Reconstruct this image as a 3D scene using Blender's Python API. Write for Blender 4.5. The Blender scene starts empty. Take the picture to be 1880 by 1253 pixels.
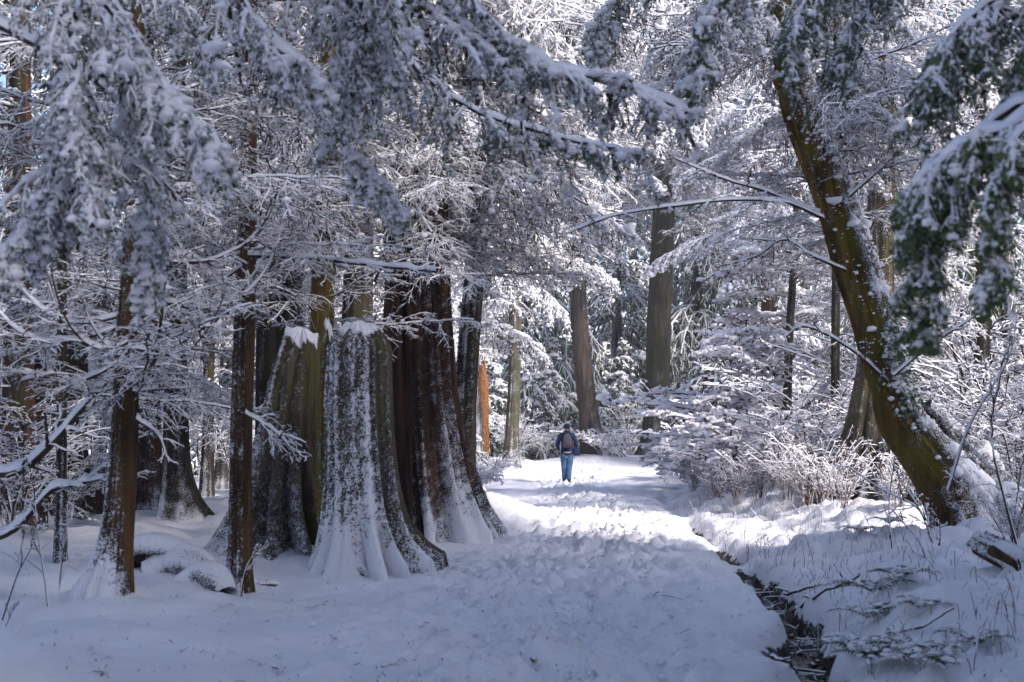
import bpy, math, random
import numpy as np
from mathutils import Vector, Matrix

# ------------------------------------------------------------------ camera, sky, sun, exposure
scene = bpy.context.scene
C = scene.collection
rad = math.radians
EYE = 1.6
FPX = 2611.0
PITCH = math.atan((785 - 626.5) / FPX)
cam_d = bpy.data.cameras.new('camera')
cam_d.lens = 50.0
cam_d.sensor_width = 36.0
cam_d.clip_start = 0.1
cam_d.clip_end = 2000
cam = bpy.data.objects.new('camera', cam_d)
cam.location = (0, 0, EYE)
cam.rotation_euler = (rad(90) + PITCH, 0, 0)
C.objects.link(cam)
scene.camera = cam
cam_d.dof.use_dof = True
cam_d.dof.focus_distance = 36.0
cam_d.dof.aperture_fstop = 3.2

SUN_EL, SUN_AZ = 37.0, 130.0          # azimuth from +Y (view direction) towards +X (right)
w = bpy.data.worlds.new('World')
scene.world = w
w.use_nodes = True
nt = w.node_tree
sky = nt.nodes.new('ShaderNodeTexSky')
sky.sky_type = 'NISHITA'
sky.sun_disc = False
sky.sun_elevation = rad(SUN_EL)
sky.sun_rotation = rad(SUN_AZ)
sky.air_density = 0.9
sky.dust_density = 1.3
sky.ozone_density = 3.2
bg = nt.nodes['Background']
nt.links.new(sky.outputs[0], bg.inputs[0])
bg.inputs[1].default_value = 0.15
sd = bpy.data.lights.new('sun', 'SUN')
sd.energy = 4.6
sd.angle = rad(10)
sd.color = (1.0, 0.95, 0.90)
sun = bpy.data.objects.new('sun', sd)
sdir = Vector((math.cos(rad(SUN_EL)) * math.sin(rad(SUN_AZ)), math.cos(rad(SUN_EL)) * math.cos(rad(SUN_AZ)), math.sin(rad(SUN_EL))))
sun.rotation_euler = sdir.to_track_quat('Z', 'Y').to_euler()
sun.location = sdir * 60
C.objects.link(sun)
vs = scene.view_settings
scene.display_settings.display_device = 'sRGB'
vs.view_transform = 'Standard'
vs.look = 'None'
vs.exposure = 0.98
vs.gamma = 1.0
vs.use_curve_mapping = False
scene.cycles.max_bounces = 7
scene.cycles.diffuse_bounces = 5
scene.cycles.glossy_bounces = 2
scene.cycles.use_denoising = True

def build_haze(density):
    import bmesh
    bm = bmesh.new(); bmesh.ops.create_cube(bm, size=1)
    me = bpy.data.meshes.new('haze'); bm.to_mesh(me); bm.free()
    m = bpy.data.materials.new('haze'); m.use_nodes = True; n = m.node_tree; n.nodes.clear()
    out = n.nodes.new('ShaderNodeOutputMaterial'); v = n.nodes.new('ShaderNodeVolumePrincipled')
    v.inputs['Density'].default_value = density; v.inputs['Color'].default_value = (.9, .9, .95, 1); v.inputs['Anisotropy'].default_value = .2
    n.links.new(v.outputs[0], out.inputs['Volume'])
    me.materials.append(m)
    o = bpy.data.objects.new('haze', me); o.scale = (1700, 1400, 60); o.location = (0, 100, 27); o['kind'] = 'stuff'
    C.objects.link(o)
# ------------------------------------------------------------------ pixel <-> world
cp, sp = math.cos(PITCH), math.sin(PITCH)
def ray(px, py):
    a = (px - 940.0) / FPX
    b = (626.5 - py) / FPX
    return np.array([a, cp - b * sp, sp + b * cp])
def at(px, py, Y):
    d = ray(px, py)
    k = Y / d[1]
    return np.array([d[0] * k, Y, EYE + d[2] * k])

# ------------------------------------------------------------------ noise
def _hash(ix, iy, iz, seed):
    h = (ix.astype(np.int64) * 374761393 + iy.astype(np.int64) * 668265263 + iz.astype(np.int64) * 2147483647 + seed * 974634777) & 0xffffffff
    h = ((h ^ (h >> 13)) * 1274126177) & 0xffffffff
    h = ((h ^ (h >> 16)) * 2246822519) & 0xffffffff
    return ((h ^ (h >> 15)) & 0xffffff) / float(0xffffff)
def vnoise(x, y, z=None, seed=0):
    x = np.asarray(x, float); y = np.asarray(y, float)
    z = np.zeros_like(x) if z is None else np.asarray(z, float)
    x, y, z = np.broadcast_arrays(x, y, z)
    fx, fy, fz = np.floor(x), np.floor(y), np.floor(z)
    tx, ty, tz = x - fx, y - fy, z - fz
    tx = tx * tx * (3 - 2 * tx); ty = ty * ty * (3 - 2 * ty); tz = tz * tz * (3 - 2 * tz)
    r = 0
    for dz, wz in ((0, 1 - tz), (1, tz)):
        for dy, wy in ((0, 1 - ty), (1, ty)):
            for dx, wx in ((0, 1 - tx), (1, tx)):
                r = r + _hash(fx + dx, fy + dy, fz + dz, seed) * wx * wy * wz
    return r * 2 - 1
def fbm(x, y, z=None, seed=0, octv=4, gain=0.5):
    r, a, f = 0, 1.0, 1.0
    for i in range(octv):
        r = r + a * vnoise(np.asarray(x) * f, np.asarray(y) * f, None if z is None else np.asarray(z) * f, seed + i * 17)
        a *= gain; f *= 2.03
    return r
def sstep(a, b, x):
    t = np.clip((np.asarray(x, float) - a) / (b - a), 0, 1)
    return t * t * (3 - 2 * t)

# ------------------------------------------------------------------ materials
def newmat(name):
    m = bpy.data.materials.new(name)
    m.use_nodes = True
    n = m.node_tree
    b = n.nodes['Principled BSDF']
    b.inputs['Specular IOR Level'].default_value = 0.25
    return m, n, b
def nd(n, t, **k):
    o = n.nodes.new(t)
    for a, v in k.items():
        if a in o.inputs: o.inputs[a].default_value = v
        else: setattr(o, a, v)
    return o
def noise_n(n, scale, detail=4, coord='Object', vec=None, rough=0.55):
    t = nd(n, 'ShaderNodeTexNoise', Scale=scale, Detail=detail, Roughness=rough)
    if vec is None:
        tc = nd(n, 'ShaderNodeTexCoord')
        n.links.new(tc.outputs[coord], t.inputs['Vector'])
    else:
        n.links.new(vec, t.inputs['Vector'])
    return t
def ramp(n, src, stops):
    r = nd(n, 'ShaderNodeValToRGB')
    e = r.color_ramp.elements
    while len(e) < len(stops): e.new(0.5)
    for i, (p, c) in enumerate(stops):
        e[i].position = p; e[i].color = (*c, 1)
    n.links.new(src, r.inputs[0])
    return r
SNOW = (0.84, 0.82, 0.865)
def simple(name, col, rough=0.8, var=None, scale=6.0, bump=0.0):
    m, n, b = newmat(name)
    b.inputs['Roughness'].default_value = rough
    if var is None:
        b.inputs['Base Color'].default_value = (*col, 1)
    else:
        t = noise_n(n, scale)
        r = ramp(n, t.outputs['Fac'], [(0.35, col), (0.65, var)])
        n.links.new(r.outputs[0], b.inputs['Base Color'])
        if bump:
            bp = nd(n, 'ShaderNodeBump', Strength=bump, Distance=0.02)
            n.links.new(t.outputs['Fac'], bp.inputs['Height'])
            n.links.new(bp.outputs[0], b.inputs['Normal'])
    return m
M = {}
M['twig'] = simple('twig_bark', (0.026, 0.017, 0.013), 0.85, (0.065, 0.045, 0.036), 9)
M['twig_red'] = simple('reddish_twig_bark', (0.07, 0.03, 0.02), 0.8, (0.13, 0.06, 0.045), 9)
M['twig_gold'] = simple('mossy_twig_bark', (0.09, 0.06, 0.02), 0.85, (0.14, 0.09, 0.04), 9)
M['snow'] = simple('settled_snow', (0.78, 0.765, 0.805), 0.65, SNOW, 14, 0.25)
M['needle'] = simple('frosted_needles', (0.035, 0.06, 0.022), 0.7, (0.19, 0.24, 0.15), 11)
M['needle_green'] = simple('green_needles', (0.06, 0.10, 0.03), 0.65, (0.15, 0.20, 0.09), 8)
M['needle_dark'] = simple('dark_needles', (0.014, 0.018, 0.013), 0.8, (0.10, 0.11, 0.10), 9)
M['fern'] = simple('fern_green', (0.025, 0.045, 0.02), 0.6, (0.06, 0.09, 0.04), 8)
M['leaf'] = simple('dead_leaf', (0.09, 0.045, 0.02), 0.8, (0.05, 0.025, 0.015), 30)
M['rawwood'] = simple('split_orange_wood', (0.10, 0.04, 0.015), 0.8, (0.30, 0.125, 0.04), 16, 0.9)

def bark_mat(name, dark, mid, light, moss=None, snow_edge=0.5, zscale=0.12, grain=9.0):
    """bark with furrows; snow lies where the mesh attribute 'snow' says, broken up by noise"""
    m, n, b = newmat(name)
    b.inputs['Roughness'].default_value = 0.85
    tc = nd(n, 'ShaderNodeTexCoord')
    mp = nd(n, 'ShaderNodeMapping'); mp.inputs['Scale'].default_value = (1, 1, zscale)
    n.links.new(tc.outputs['Object'], mp.inputs[0])
    t1 = noise_n(n, grain, 6, vec=mp.outputs[0], rough=0.65)
    t2 = noise_n(n, 1.3, 3, vec=tc.outputs['Object'])
    r1 = ramp(n, t1.outputs['Fac'], [(0.34, dark), (0.5, mid), (0.68, light)])
    col = r1.outputs[0]
    if moss:
        mx = nd(n, 'ShaderNodeMix', data_type='RGBA')
        r2 = ramp(n, t2.outputs['Fac'], [(0.47, (0, 0, 0)), (0.62, (0.8, 0.8, 0.8))])
        n.links.new(r2.outputs[0], mx.inputs[0])
        n.links.new(col, mx.inputs[6]); mx.inputs[7].default_value = (*moss, 1)
        col = mx.outputs[2]
    at_ = nd(n, 'ShaderNodeAttribute', attribute_name='snow')
    t3 = noise_n(n, 52, 6, vec=tc.outputs['Object'], rough=0.7)
    ad = nd(n, 'ShaderNodeMath', operation='MULTIPLY_ADD'); ad.inputs[1].default_value = 1.7; ad.inputs[2].default_value = -0.85
    n.links.new(t3.outputs['Fac'], ad.inputs[0])
    su = nd(n, 'ShaderNodeMath', operation='ADD')
    n.links.new(at_.outputs['Fac'], su.inputs[0]); n.links.new(ad.outputs[0], su.inputs[1])
    rs = ramp(n, su.outputs[0], [(snow_edge - 0.07, (0, 0, 0)), (snow_edge + 0.10, (1, 1, 1))])
    mx2 = nd(n, 'ShaderNodeMix', data_type='RGBA')
    n.links.new(rs.outputs[0], mx2.inputs[0])
    n.links.new(col, mx2.inputs[6]); mx2.inputs[7].default_value = (*SNOW, 1)
    n.links.new(mx2.outputs[2], b.inputs['Base Color'])
    hm = nd(n, 'ShaderNodeMath', operation='MULTIPLY_ADD'); hm.inputs[1].default_value = 1.2
    n.links.new(rs.outputs[0], hm.inputs[0]); n.links.new(t1.outputs['Fac'], hm.inputs[2])
    bp = nd(n, 'ShaderNodeBump', Strength=1.0, Distance=0.05)
    n.links.new(hm.outputs[0], bp.inputs['Height'])
    n.links.new(bp.outputs[0], b.inputs['Normal'])
    return m
M['bark_ochre'] = bark_mat('ochre_bark', (0.02, 0.011, 0.005), (0.10, 0.055, 0.010), (0.21, 0.125, 0.02), (0.13, 0.10, 0.010))
M['bark_orange'] = bark_mat('orange_brown_bark', (0.016, 0.009, 0.004), (0.06, 0.031, 0.011), (0.125, 0.066, 0.022))
M['bark_dark'] = bark_mat('dark_bark', (0.012, 0.009, 0.007), (0.035, 0.026, 0.02), (0.085, 0.06, 0.04), (0.05, 0.045, 0.015))
M['bark_red'] = bark_mat('reddish_dark_bark', (0.012, 0.007, 0.005), (0.05, 0.024, 0.014), (0.13, 0.055, 0.025), grain=6)
M['bark_grey'] = bark_mat('grey_brown_bark', (0.022, 0.016, 0.014), (0.06, 0.044, 0.036), (0.11, 0.08, 0.065))
M['bark_olive'] = bark_mat('olive_grey_bark', (0.025, 0.02, 0.014), (0.065, 0.053, 0.035), (0.12, 0.10, 0.065), (0.06, 0.065, 0.025))
M['stumpbark'] = bark_mat('weathered_stump_wood', (0.02, 0.014, 0.009), (0.075, 0.055, 0.035), (0.15, 0.115, 0.07), (0.09, 0.085, 0.02), grain=12, zscale=0.07)

# ------------------------------------------------------------------ mesh building
class MB:
    def __init__(s): s.v = []; s.f = []; s.m = []; s.n = 0; s.snow = None
    def add(s, V, F, mat=0):
        V = np.asarray(V, np.float64).reshape(-1, 3); F = np.asarray(F, np.int64)
        if F.shape[1] == 3: F = np.concatenate([F, np.full((len(F), 1), -1)], 1)   # triangle
        F = np.where(F >= 0, F + s.n, -1)
        s.v.append(V); s.f.append(F)
        s.m.append(np.broadcast_to(np.asarray(mat, np.int32), (len(F),)).copy())
        s.n += len(V)
    def mesh(s, name, mats, smooth=True, attr=None):
        V = np.concatenate(s.v); F = np.concatenate(s.f); m = np.concatenate(s.m)
        tri = F[:, 3] < 0
        cnt = np.where(tri, 3, 4)
        me = bpy.data.meshes.new(name)
        me.vertices.add(len(V)); me.vertices.foreach_set('co', V.astype(np.float32).ravel())
        flat = F.ravel(); flat = flat[flat >= 0]
        me.loops.add(len(flat)); me.loops.foreach_set('vertex_index', flat.astype(np.int32))
        me.polygons.add(len(F))
        st = np.concatenate([[0], np.cumsum(cnt)[:-1]])
        me.polygons.foreach_set('loop_start', st.astype(np.int32))
        me.polygons.foreach_set('loop_total', cnt.astype(np.int32))
        me.polygons.foreach_set('material_index', m)
        me.polygons.foreach_set('use_smooth', np.full(len(F), smooth))
        for x in mats: me.materials.append(x)
        if attr is not None:
            a = me.attributes.new('snow', 'FLOAT', 'POINT')
            a.data.foreach_set('value', np.asarray(attr, np.float32))
        me.update(); me.validate()
        return me

def link(name, me, parent=None, loc=None, rot=None, scale=None):
    o = bpy.data.objects.new(name, me)
    C.objects.link(o)
    if parent: o.parent = parent
    if loc is not None: o.location = tuple(float(a) for a in loc)
    if rot is not None: o.rotation_euler = rot
    if scale is not None: o.scale = (scale,) * 3 if not hasattr(scale, '__len__') else scale
    return o
def tag(o, label, cat, group=None, kind=None):
    if label: o['label'] = label
    if cat: o['category'] = cat
    if group: o['group'] = group
    if kind: o['kind'] = kind
    return o
def thing(name, loc, label, cat, group=None, rz=0):
    o = bpy.data.objects.new(name, None)
    o.empty_display_size = 0.2
    C.objects.link(o)
    o.location = tuple(float(a) for a in loc); o.rotation_euler = (0, 0, rz)
    return tag(o, label, cat, group)

UP = np.array([0, 0, 1.0])
def norm(v): return v / (np.linalg.norm(v, axis=-1, keepdims=True) + 1e-9)
def frames(P):
    T = norm(np.gradient(P, axis=1))
    side = np.cross(T, UP)
    bad = np.linalg.norm(side, axis=-1) < 0.08
    side[bad] = (1, 0, 0)
    side = norm(side)
    return T, side, norm(np.cross(side, T))
def tube4(mb, P, R, S, bark=0, snow=1):
    """snow-topped twigs: diamond section, dark below and white on top. P (M,N,3), R,S (M,N)"""
    Mn, N, _ = P.shape
    R = np.broadcast_to(R, (Mn, N)); S = np.broadcast_to(S, (Mn, N))
    T, side, n = frames(P)
    hz = np.sqrt(T[..., 0]**2 + T[..., 1]**2)
    s = (S * np.clip(hz * 1.35, 0.12, 1))[..., None]
    R = R[..., None]
    ww = np.maximum(R, s * 0.6)
    V = np.stack([P - n * R, P + side * ww + n * s * .15, P + UP * s + n * R, P - side * ww + n * s * .15], axis=2)
    idx = np.arange(Mn * N * 4).reshape(Mn, N, 4)
    a, b = idx[:, :-1], idx[:, 1:]
    fs, ms = [], []
    for k, mt in ((0, bark), (1, snow), (2, snow), (3, bark)):
        k2 = (k + 1) % 4
        fs.append(np.stack([a[..., k], a[..., k2], b[..., k2], b[..., k]], -1).reshape(-1, 4))
        ms.append(np.full(Mn * (N - 1), mt))
    mb.add(V, np.concatenate(fs), np.concatenate(ms))
def ribbon(mb, P, W, mat=2, sag=0.5, rng=None):
    """needle sprays: a ragged V-shaped strip along each twig"""
    Mn, N, _ = P.shape
    T, side, n = frames(P)
    W = np.broadcast_to(W, (Mn, N)) * (rng.uniform(0.25, 1.5, (Mn, N)) if rng is not None else 1)
    W = W[..., None]
    V = np.stack([P + side * W - UP * W * sag, P + UP * .0, P - side * W - UP * W * sag], axis=2)
    idx = np.arange(Mn * N * 3).reshape(Mn, N, 3)
    a, b = idx[:, :-1], idx[:, 1:]
    fs = [np.stack([a[..., k], a[..., k + 1], b[..., k + 1], b[..., k]], -1).reshape(-1, 4) for k in (0, 1)]
    mb.add(V, np.concatenate(fs), mat)
def needles(mb, P, per, ln, wd, rng, mat=2, hang=0.5):
    """single little leaf blades leaving each twig"""
    Mn, N, _ = P.shape
    u = rng.uniform(0.05, 1, (Mn, per))
    q, T = interp(P, u)
    q = q.reshape(-1, 3); T = norm(T.reshape(-1, 3))
    d = norm(T * rng.uniform(.2, .9, (len(q), 1)) + rng.normal(0, .55, (len(q), 3)) - UP * hang)
    l = ln * rng.uniform(.5, 1.3, (len(q), 1))
    s = norm(np.cross(d, rng.normal(0, 1, (len(q), 3)))) * wd
    V = np.stack([q, q + d * l * .5 + s, q + d * l, q + d * l * .5 - s], 1)
    mb.add(V, np.arange(len(q) * 4).reshape(-1, 4), mat)
ICO = None
def ico():
    global ICO
    if ICO is None:
        import bmesh
        out = []
        for sub in (1, 2):
            bm = bmesh.new(); bmesh.ops.create_icosphere(bm, subdivisions=sub, radius=1)
            out.append((np.array([v.co[:] for v in bm.verts]), np.array([[v.index for v in f.verts] for f in bm.faces])))
            bm.free()
        ICO = out
    return ICO
def blobs(mb, Cn, R, rng, mat=1, flat=0.55, lod=0, jit=0.28, stretch=None):
    V0, F0 = ico()[lod]
    Cn = np.asarray(Cn).reshape(-1, 3); k = len(Cn)
    if k == 0: return
    R = np.broadcast_to(R, (k,))[:, None, None]
    J = 1 + rng.uniform(-jit, jit, (k, len(V0), 1))
    a = rng.uniform(0, 6.28, k); st = rng.uniform(.8, 1.5, k) if stretch is None else stretch
    V = V0[None] * J
    V = V * np.stack([st * np.ones(k), 1 / np.sqrt(st) * np.ones(k), flat * np.ones(k)], -1)[:, None, :]
    x = V[..., 0] * np.cos(a)[:, None] - V[..., 1] * np.sin(a)[:, None]
    y = V[..., 0] * np.sin(a)[:, None] + V[..., 1] * np.cos(a)[:, None]
    V = np.stack([x, y, V[..., 2]], -1) * R + Cn[:, None, :]
    F = (F0[None] + (np.arange(k) * len(V0))[:, None, None]).reshape(-1, 3)
    mb.add(V.reshape(-1, 3), F, mat)
def interp(P, u):
    Mn, N, _ = P.shape
    f = np.clip(u, 0, 0.9999) * (N - 1)
    i = f.astype(int); t = (f - i)[..., None]
    r = np.arange(Mn)[:, None]
    return P[r, i] * (1 - t) + P[r, i + 1] * t, norm(P[r, i + 1] - P[r, i])
def spawn(P, per, ang, ln, droop, rng, pts=5, u0=0.12, taper=0.65, flat=0.25, curl=0.12, up=0.0):
    """side shoots of every stem; returns (M*per, pts, 3)"""
    Mn, N, _ = P.shape
    u = (np.arange(per) + rng.uniform(0, 1, (Mn, per))) / per * (1 - u0) + u0
    q, T = interp(P, u)
    side = np.cross(T, UP); bad = np.linalg.norm(side, axis=-1) < 0.1
    side[bad] = rng.normal(0, 1, (bad.sum(), 3)) * (1, 1, .1)
    side = norm(side)
    sg = np.where((np.arange(per)[None] + rng.integers(0, 2, (Mn, 1))) % 2 == 0, 1, -1)[..., None]
    A = ang + rng.uniform(-.25, .25, (Mn, per, 1))
    d = T * np.cos(A) + side * sg * np.sin(A) + rng.normal(0, flat, (Mn, per, 3)) + UP * up
    d = norm(d)
    plen = np.linalg.norm(np.diff(P, axis=1), axis=-1).sum(1)[:, None]
    L = (ln * plen * (1 - taper * u) * rng.uniform(.55, 1.3, (Mn, per)))[..., None, None]
    s = np.linspace(0, 1, pts)[None, None, :, None]
    Q = q[:, :, None, :] + d[:, :, None, :] * L * s - UP * droop * L * s**1.8
    Q = Q + np.cumsum(rng.normal(0, curl, (Mn, per, pts, 3)), axis=2) * L / pts * (s > 0)
    return Q.reshape(Mn * per, pts, 3)
def lens(P): return np.linalg.norm(np.diff(P, axis=1), axis=-1).sum(1)
def rough(rng, P, a, lo=0.35, hi=1.4):
    return a * rng.uniform(lo, hi, P.shape[:2])
def tapr(P, r0, r1):
    return np.linspace(r0, r1, P.shape[1])[None, :]

def spline(pts, n):
    """Catmull-Rom through points"""
    p = np.array(pts, float)
    p = np.concatenate([[2 * p[0] - p[1]], p, [2 * p[-1] - p[-2]]])
    k = len(p) - 3
    out = []
    for t in np.linspace(0, k - 1e-6, n):
        i = int(t); u = t - i
        a, b, c, d = p[i:i + 4]
        out.append(0.5 * ((2 * b) + (-a + c) * u + (2 * a - 5 * b + 4 * c - d) * u * u + (-a + 3 * b - 3 * c + d) * u**3))
    return np.array(out)

def bough(seed, main, r0=0.02, n1=22, n2=9, n3=0, l1=0.42, l2=0.38, l3=0.4, droop=(0.35, 0.6), snow=(0.03, 0.02, 0.012), clump=0.0,
          nclump=0, needle=0, nlen=0.05, nwid=0.008, strip=0.0, mats=None, curl=0.13, name='bough', a1=0.95, nmat=2, flat=0.25, clod=0, up=0.0, pel=0, pelr=.012, u0=.12):
    rng = np.random.default_rng(seed)
    mb = MB()
    P0 = np.asarray(main)[None]
    tube4(mb, P0, tapr(P0, r0, r0 * .25), rough(rng, P0, snow[0], .5, 1.4))
    P1 = spawn(P0, n1, a1, l1, droop[0], rng, pts=7, curl=curl, flat=flat, up=up, u0=u0)
    tube4(mb, P1, tapr(P1, r0 * .4, r0 * .15), rough(rng, P1, snow[1]))
    P2 = spawn(P1, n2, .85, l2, droop[1], rng, pts=4, curl=curl * 1.3, flat=.3)
    r2 = r0 * .16
    tube4(mb, P2, tapr(P2, r2, r2 * .5), rough(rng, P2, snow[2], .15, 1.6))
    last = P2
    if n3:
        P3 = spawn(P2, n3, .8, l3, droop[1], rng, pts=3, curl=curl * 1.3, flat=.4)
        tube4(mb, P3, tapr(P3, r2 * .7, r2 * .35), rough(rng, P3, snow[2] * .8, .1, 1.7))
        last = np.concatenate([P3]) 
    if strip: ribbon(mb, last, strip, nmat, .5, rng)
    if needle: needles(mb, last, needle, nlen, nwid, rng, nmat)
    if clump:
        k = nclump
        q, _ = interp(P1, rng.uniform(0.05, .95, (len(P1), max(1, k // len(P1) + 1))))
        q = q.reshape(-1, 3)[rng.permutation(q.reshape(-1, 3).shape[0])[:k]]
        R = clump * rng.lognormal(0, .3, len(q))
        blobs(mb, q + UP * R[:, None] * .2, R, rng, 1, .6, clod)
    if pel:
        q, _ = interp(last, rng.uniform(0.1, 1, (len(last), 1)))
        q = q.reshape(-1, 3)[rng.permutation(len(last))[:pel]]
        R = pelr * rng.lognormal(0, .4, len(q))
        blobs(mb, q, R, rng, 1, .8, 0, .35)
    return mb.mesh(name, mats or [M['twig'], M['snow'], M['needle']])

def std_main(L, rise, droop, rng, n=14, wig=0.03):
    t = np.linspace(0, 1, n)
    p = np.stack([L * t, np.cumsum(rng.normal(0, wig, n)) * L * .3, rise * L * t - droop * L * t**2 + np.cumsum(rng.normal(0, wig, n)) * L * .15], 1)
    p -= p[0]
    return p

# ------------------------------------------------------------------ terrain
_dY = np.array([-40, 4, 8, 9, 11, 12.1, 13.65, 15.9, 18, 20.7, 23, 29.8, 34.8, 45, 200])
_dX = np.array([1.2, 1.5, 1.86, 1.95, 2.3, 2.46, 2.62, 2.72, 2.82, 2.98, 3.02, 3.25, 3.66, 5.5, 30])
MOUNDS = []          # (x, y, height, radius)
def ditch_x(y): return np.interp(y, _dY, _dX) + 0.05 * vnoise(np.asarray(y) * .9, 0 * np.asarray(y), seed=5)
def height(x, y):
    x = np.asarray(x, float); y = np.asarray(y, float)
    d = x - ditch_x(y)
    h = 0.05 * vnoise(x * .35, y * .35, seed=1) + 0.032 * vnoise(x * 1.1, y * 1.1, seed=2)
    bank = sstep(0.1, 2.2, d) * (0.30 - .12 * sstep(26, 40, y)) + sstep(3.5, 10, d) * .35 * (1 - sstep(24, 50, y))
    h = h + bank
    hum = sstep(.25, .9, d) * (1 - sstep(30, 50, y))
    h = h + hum * (0.15 * fbm(x * 1.2, y * .9, seed=8, octv=3) + 0.075 * fbm(x * 5, y * 5, seed=9, octv=2))
    lf = sstep(-1.8, -3.2, x)
    h = h + lf * (0.10 * fbm(x * .9, y * .8, seed=12, octv=3) + .08)
    h = h + 0.5 * sstep(42, 68, y) + 0.8 * sstep(70, 130, y)
    wd = np.interp(y, [6, 9, 12, 15, 20, 28, 34], [.27, .25, .23, .19, .16, .13, .07])
    dep = np.interp(y, [6, 9, 14, 20, 30, 36], [.44, .44, .42, .38, .30, 0.0])
    g = 0.7 + .5 * vnoise(y * 1.7, x * 0, seed=31)
    wv = wd * (1 + .4 * vnoise(y * 2.3, np.sign(d) * 7, seed=4) + .35 * vnoise(y * 7, np.sign(d) * 5, seed=6))
    h = h - dep * np.exp(-np.abs(d / np.maximum(wv * 1.25, .02))**2.4) * np.clip(g + sstep(20, 12, y), 0.35, 1)
    h = h + np.exp(-(d / .55)**2) * .05 * fbm(x * 3.5, y * 2.6, seed=51, octv=3) * (y < 38)
    for (mx, my, mh, mr) in MOUNDS:
        h = h + mh * np.exp(-((x - mx)**2 + (y - my)**2) / (mr * mr))
    return h
def H(x, y): return float(height(np.array([x]), np.array([y]))[0])
def ground(px, py):
    d = ray(px, py)
    YY = np.concatenate([np.arange(5, 30, .1), np.arange(30, 120, .4)])
    kk = YY / d[1]
    hit = np.nonzero(EYE + d[2] * kk <= height(d[0] * kk, YY))[0]
    Y = YY[hit[0]] if len(hit) else 120.0
    k = Y / d[1]
    return np.array([d[0] * k, Y, H(d[0] * k, Y)])
for (px, py, mh, mr) in ((205, 1110, .16, .5), (660, 1040, .12, 1.0), (520, 1020, .1, .9), (850, 950, .42, 1.25), (885, 955, .38, 1.05), (930, 858, .35, 1.2), (1590, 950, .1, 1.2), (1790, 985, .1, 1.2),
                         (1085, 850, .3, 1.6), (330, 960, .12, 1.4), (60, 1010, .15, 2.0)):
    g0 = ground(px, py); MOUNDS.append((g0[0], g0[1], mh, mr))

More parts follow.
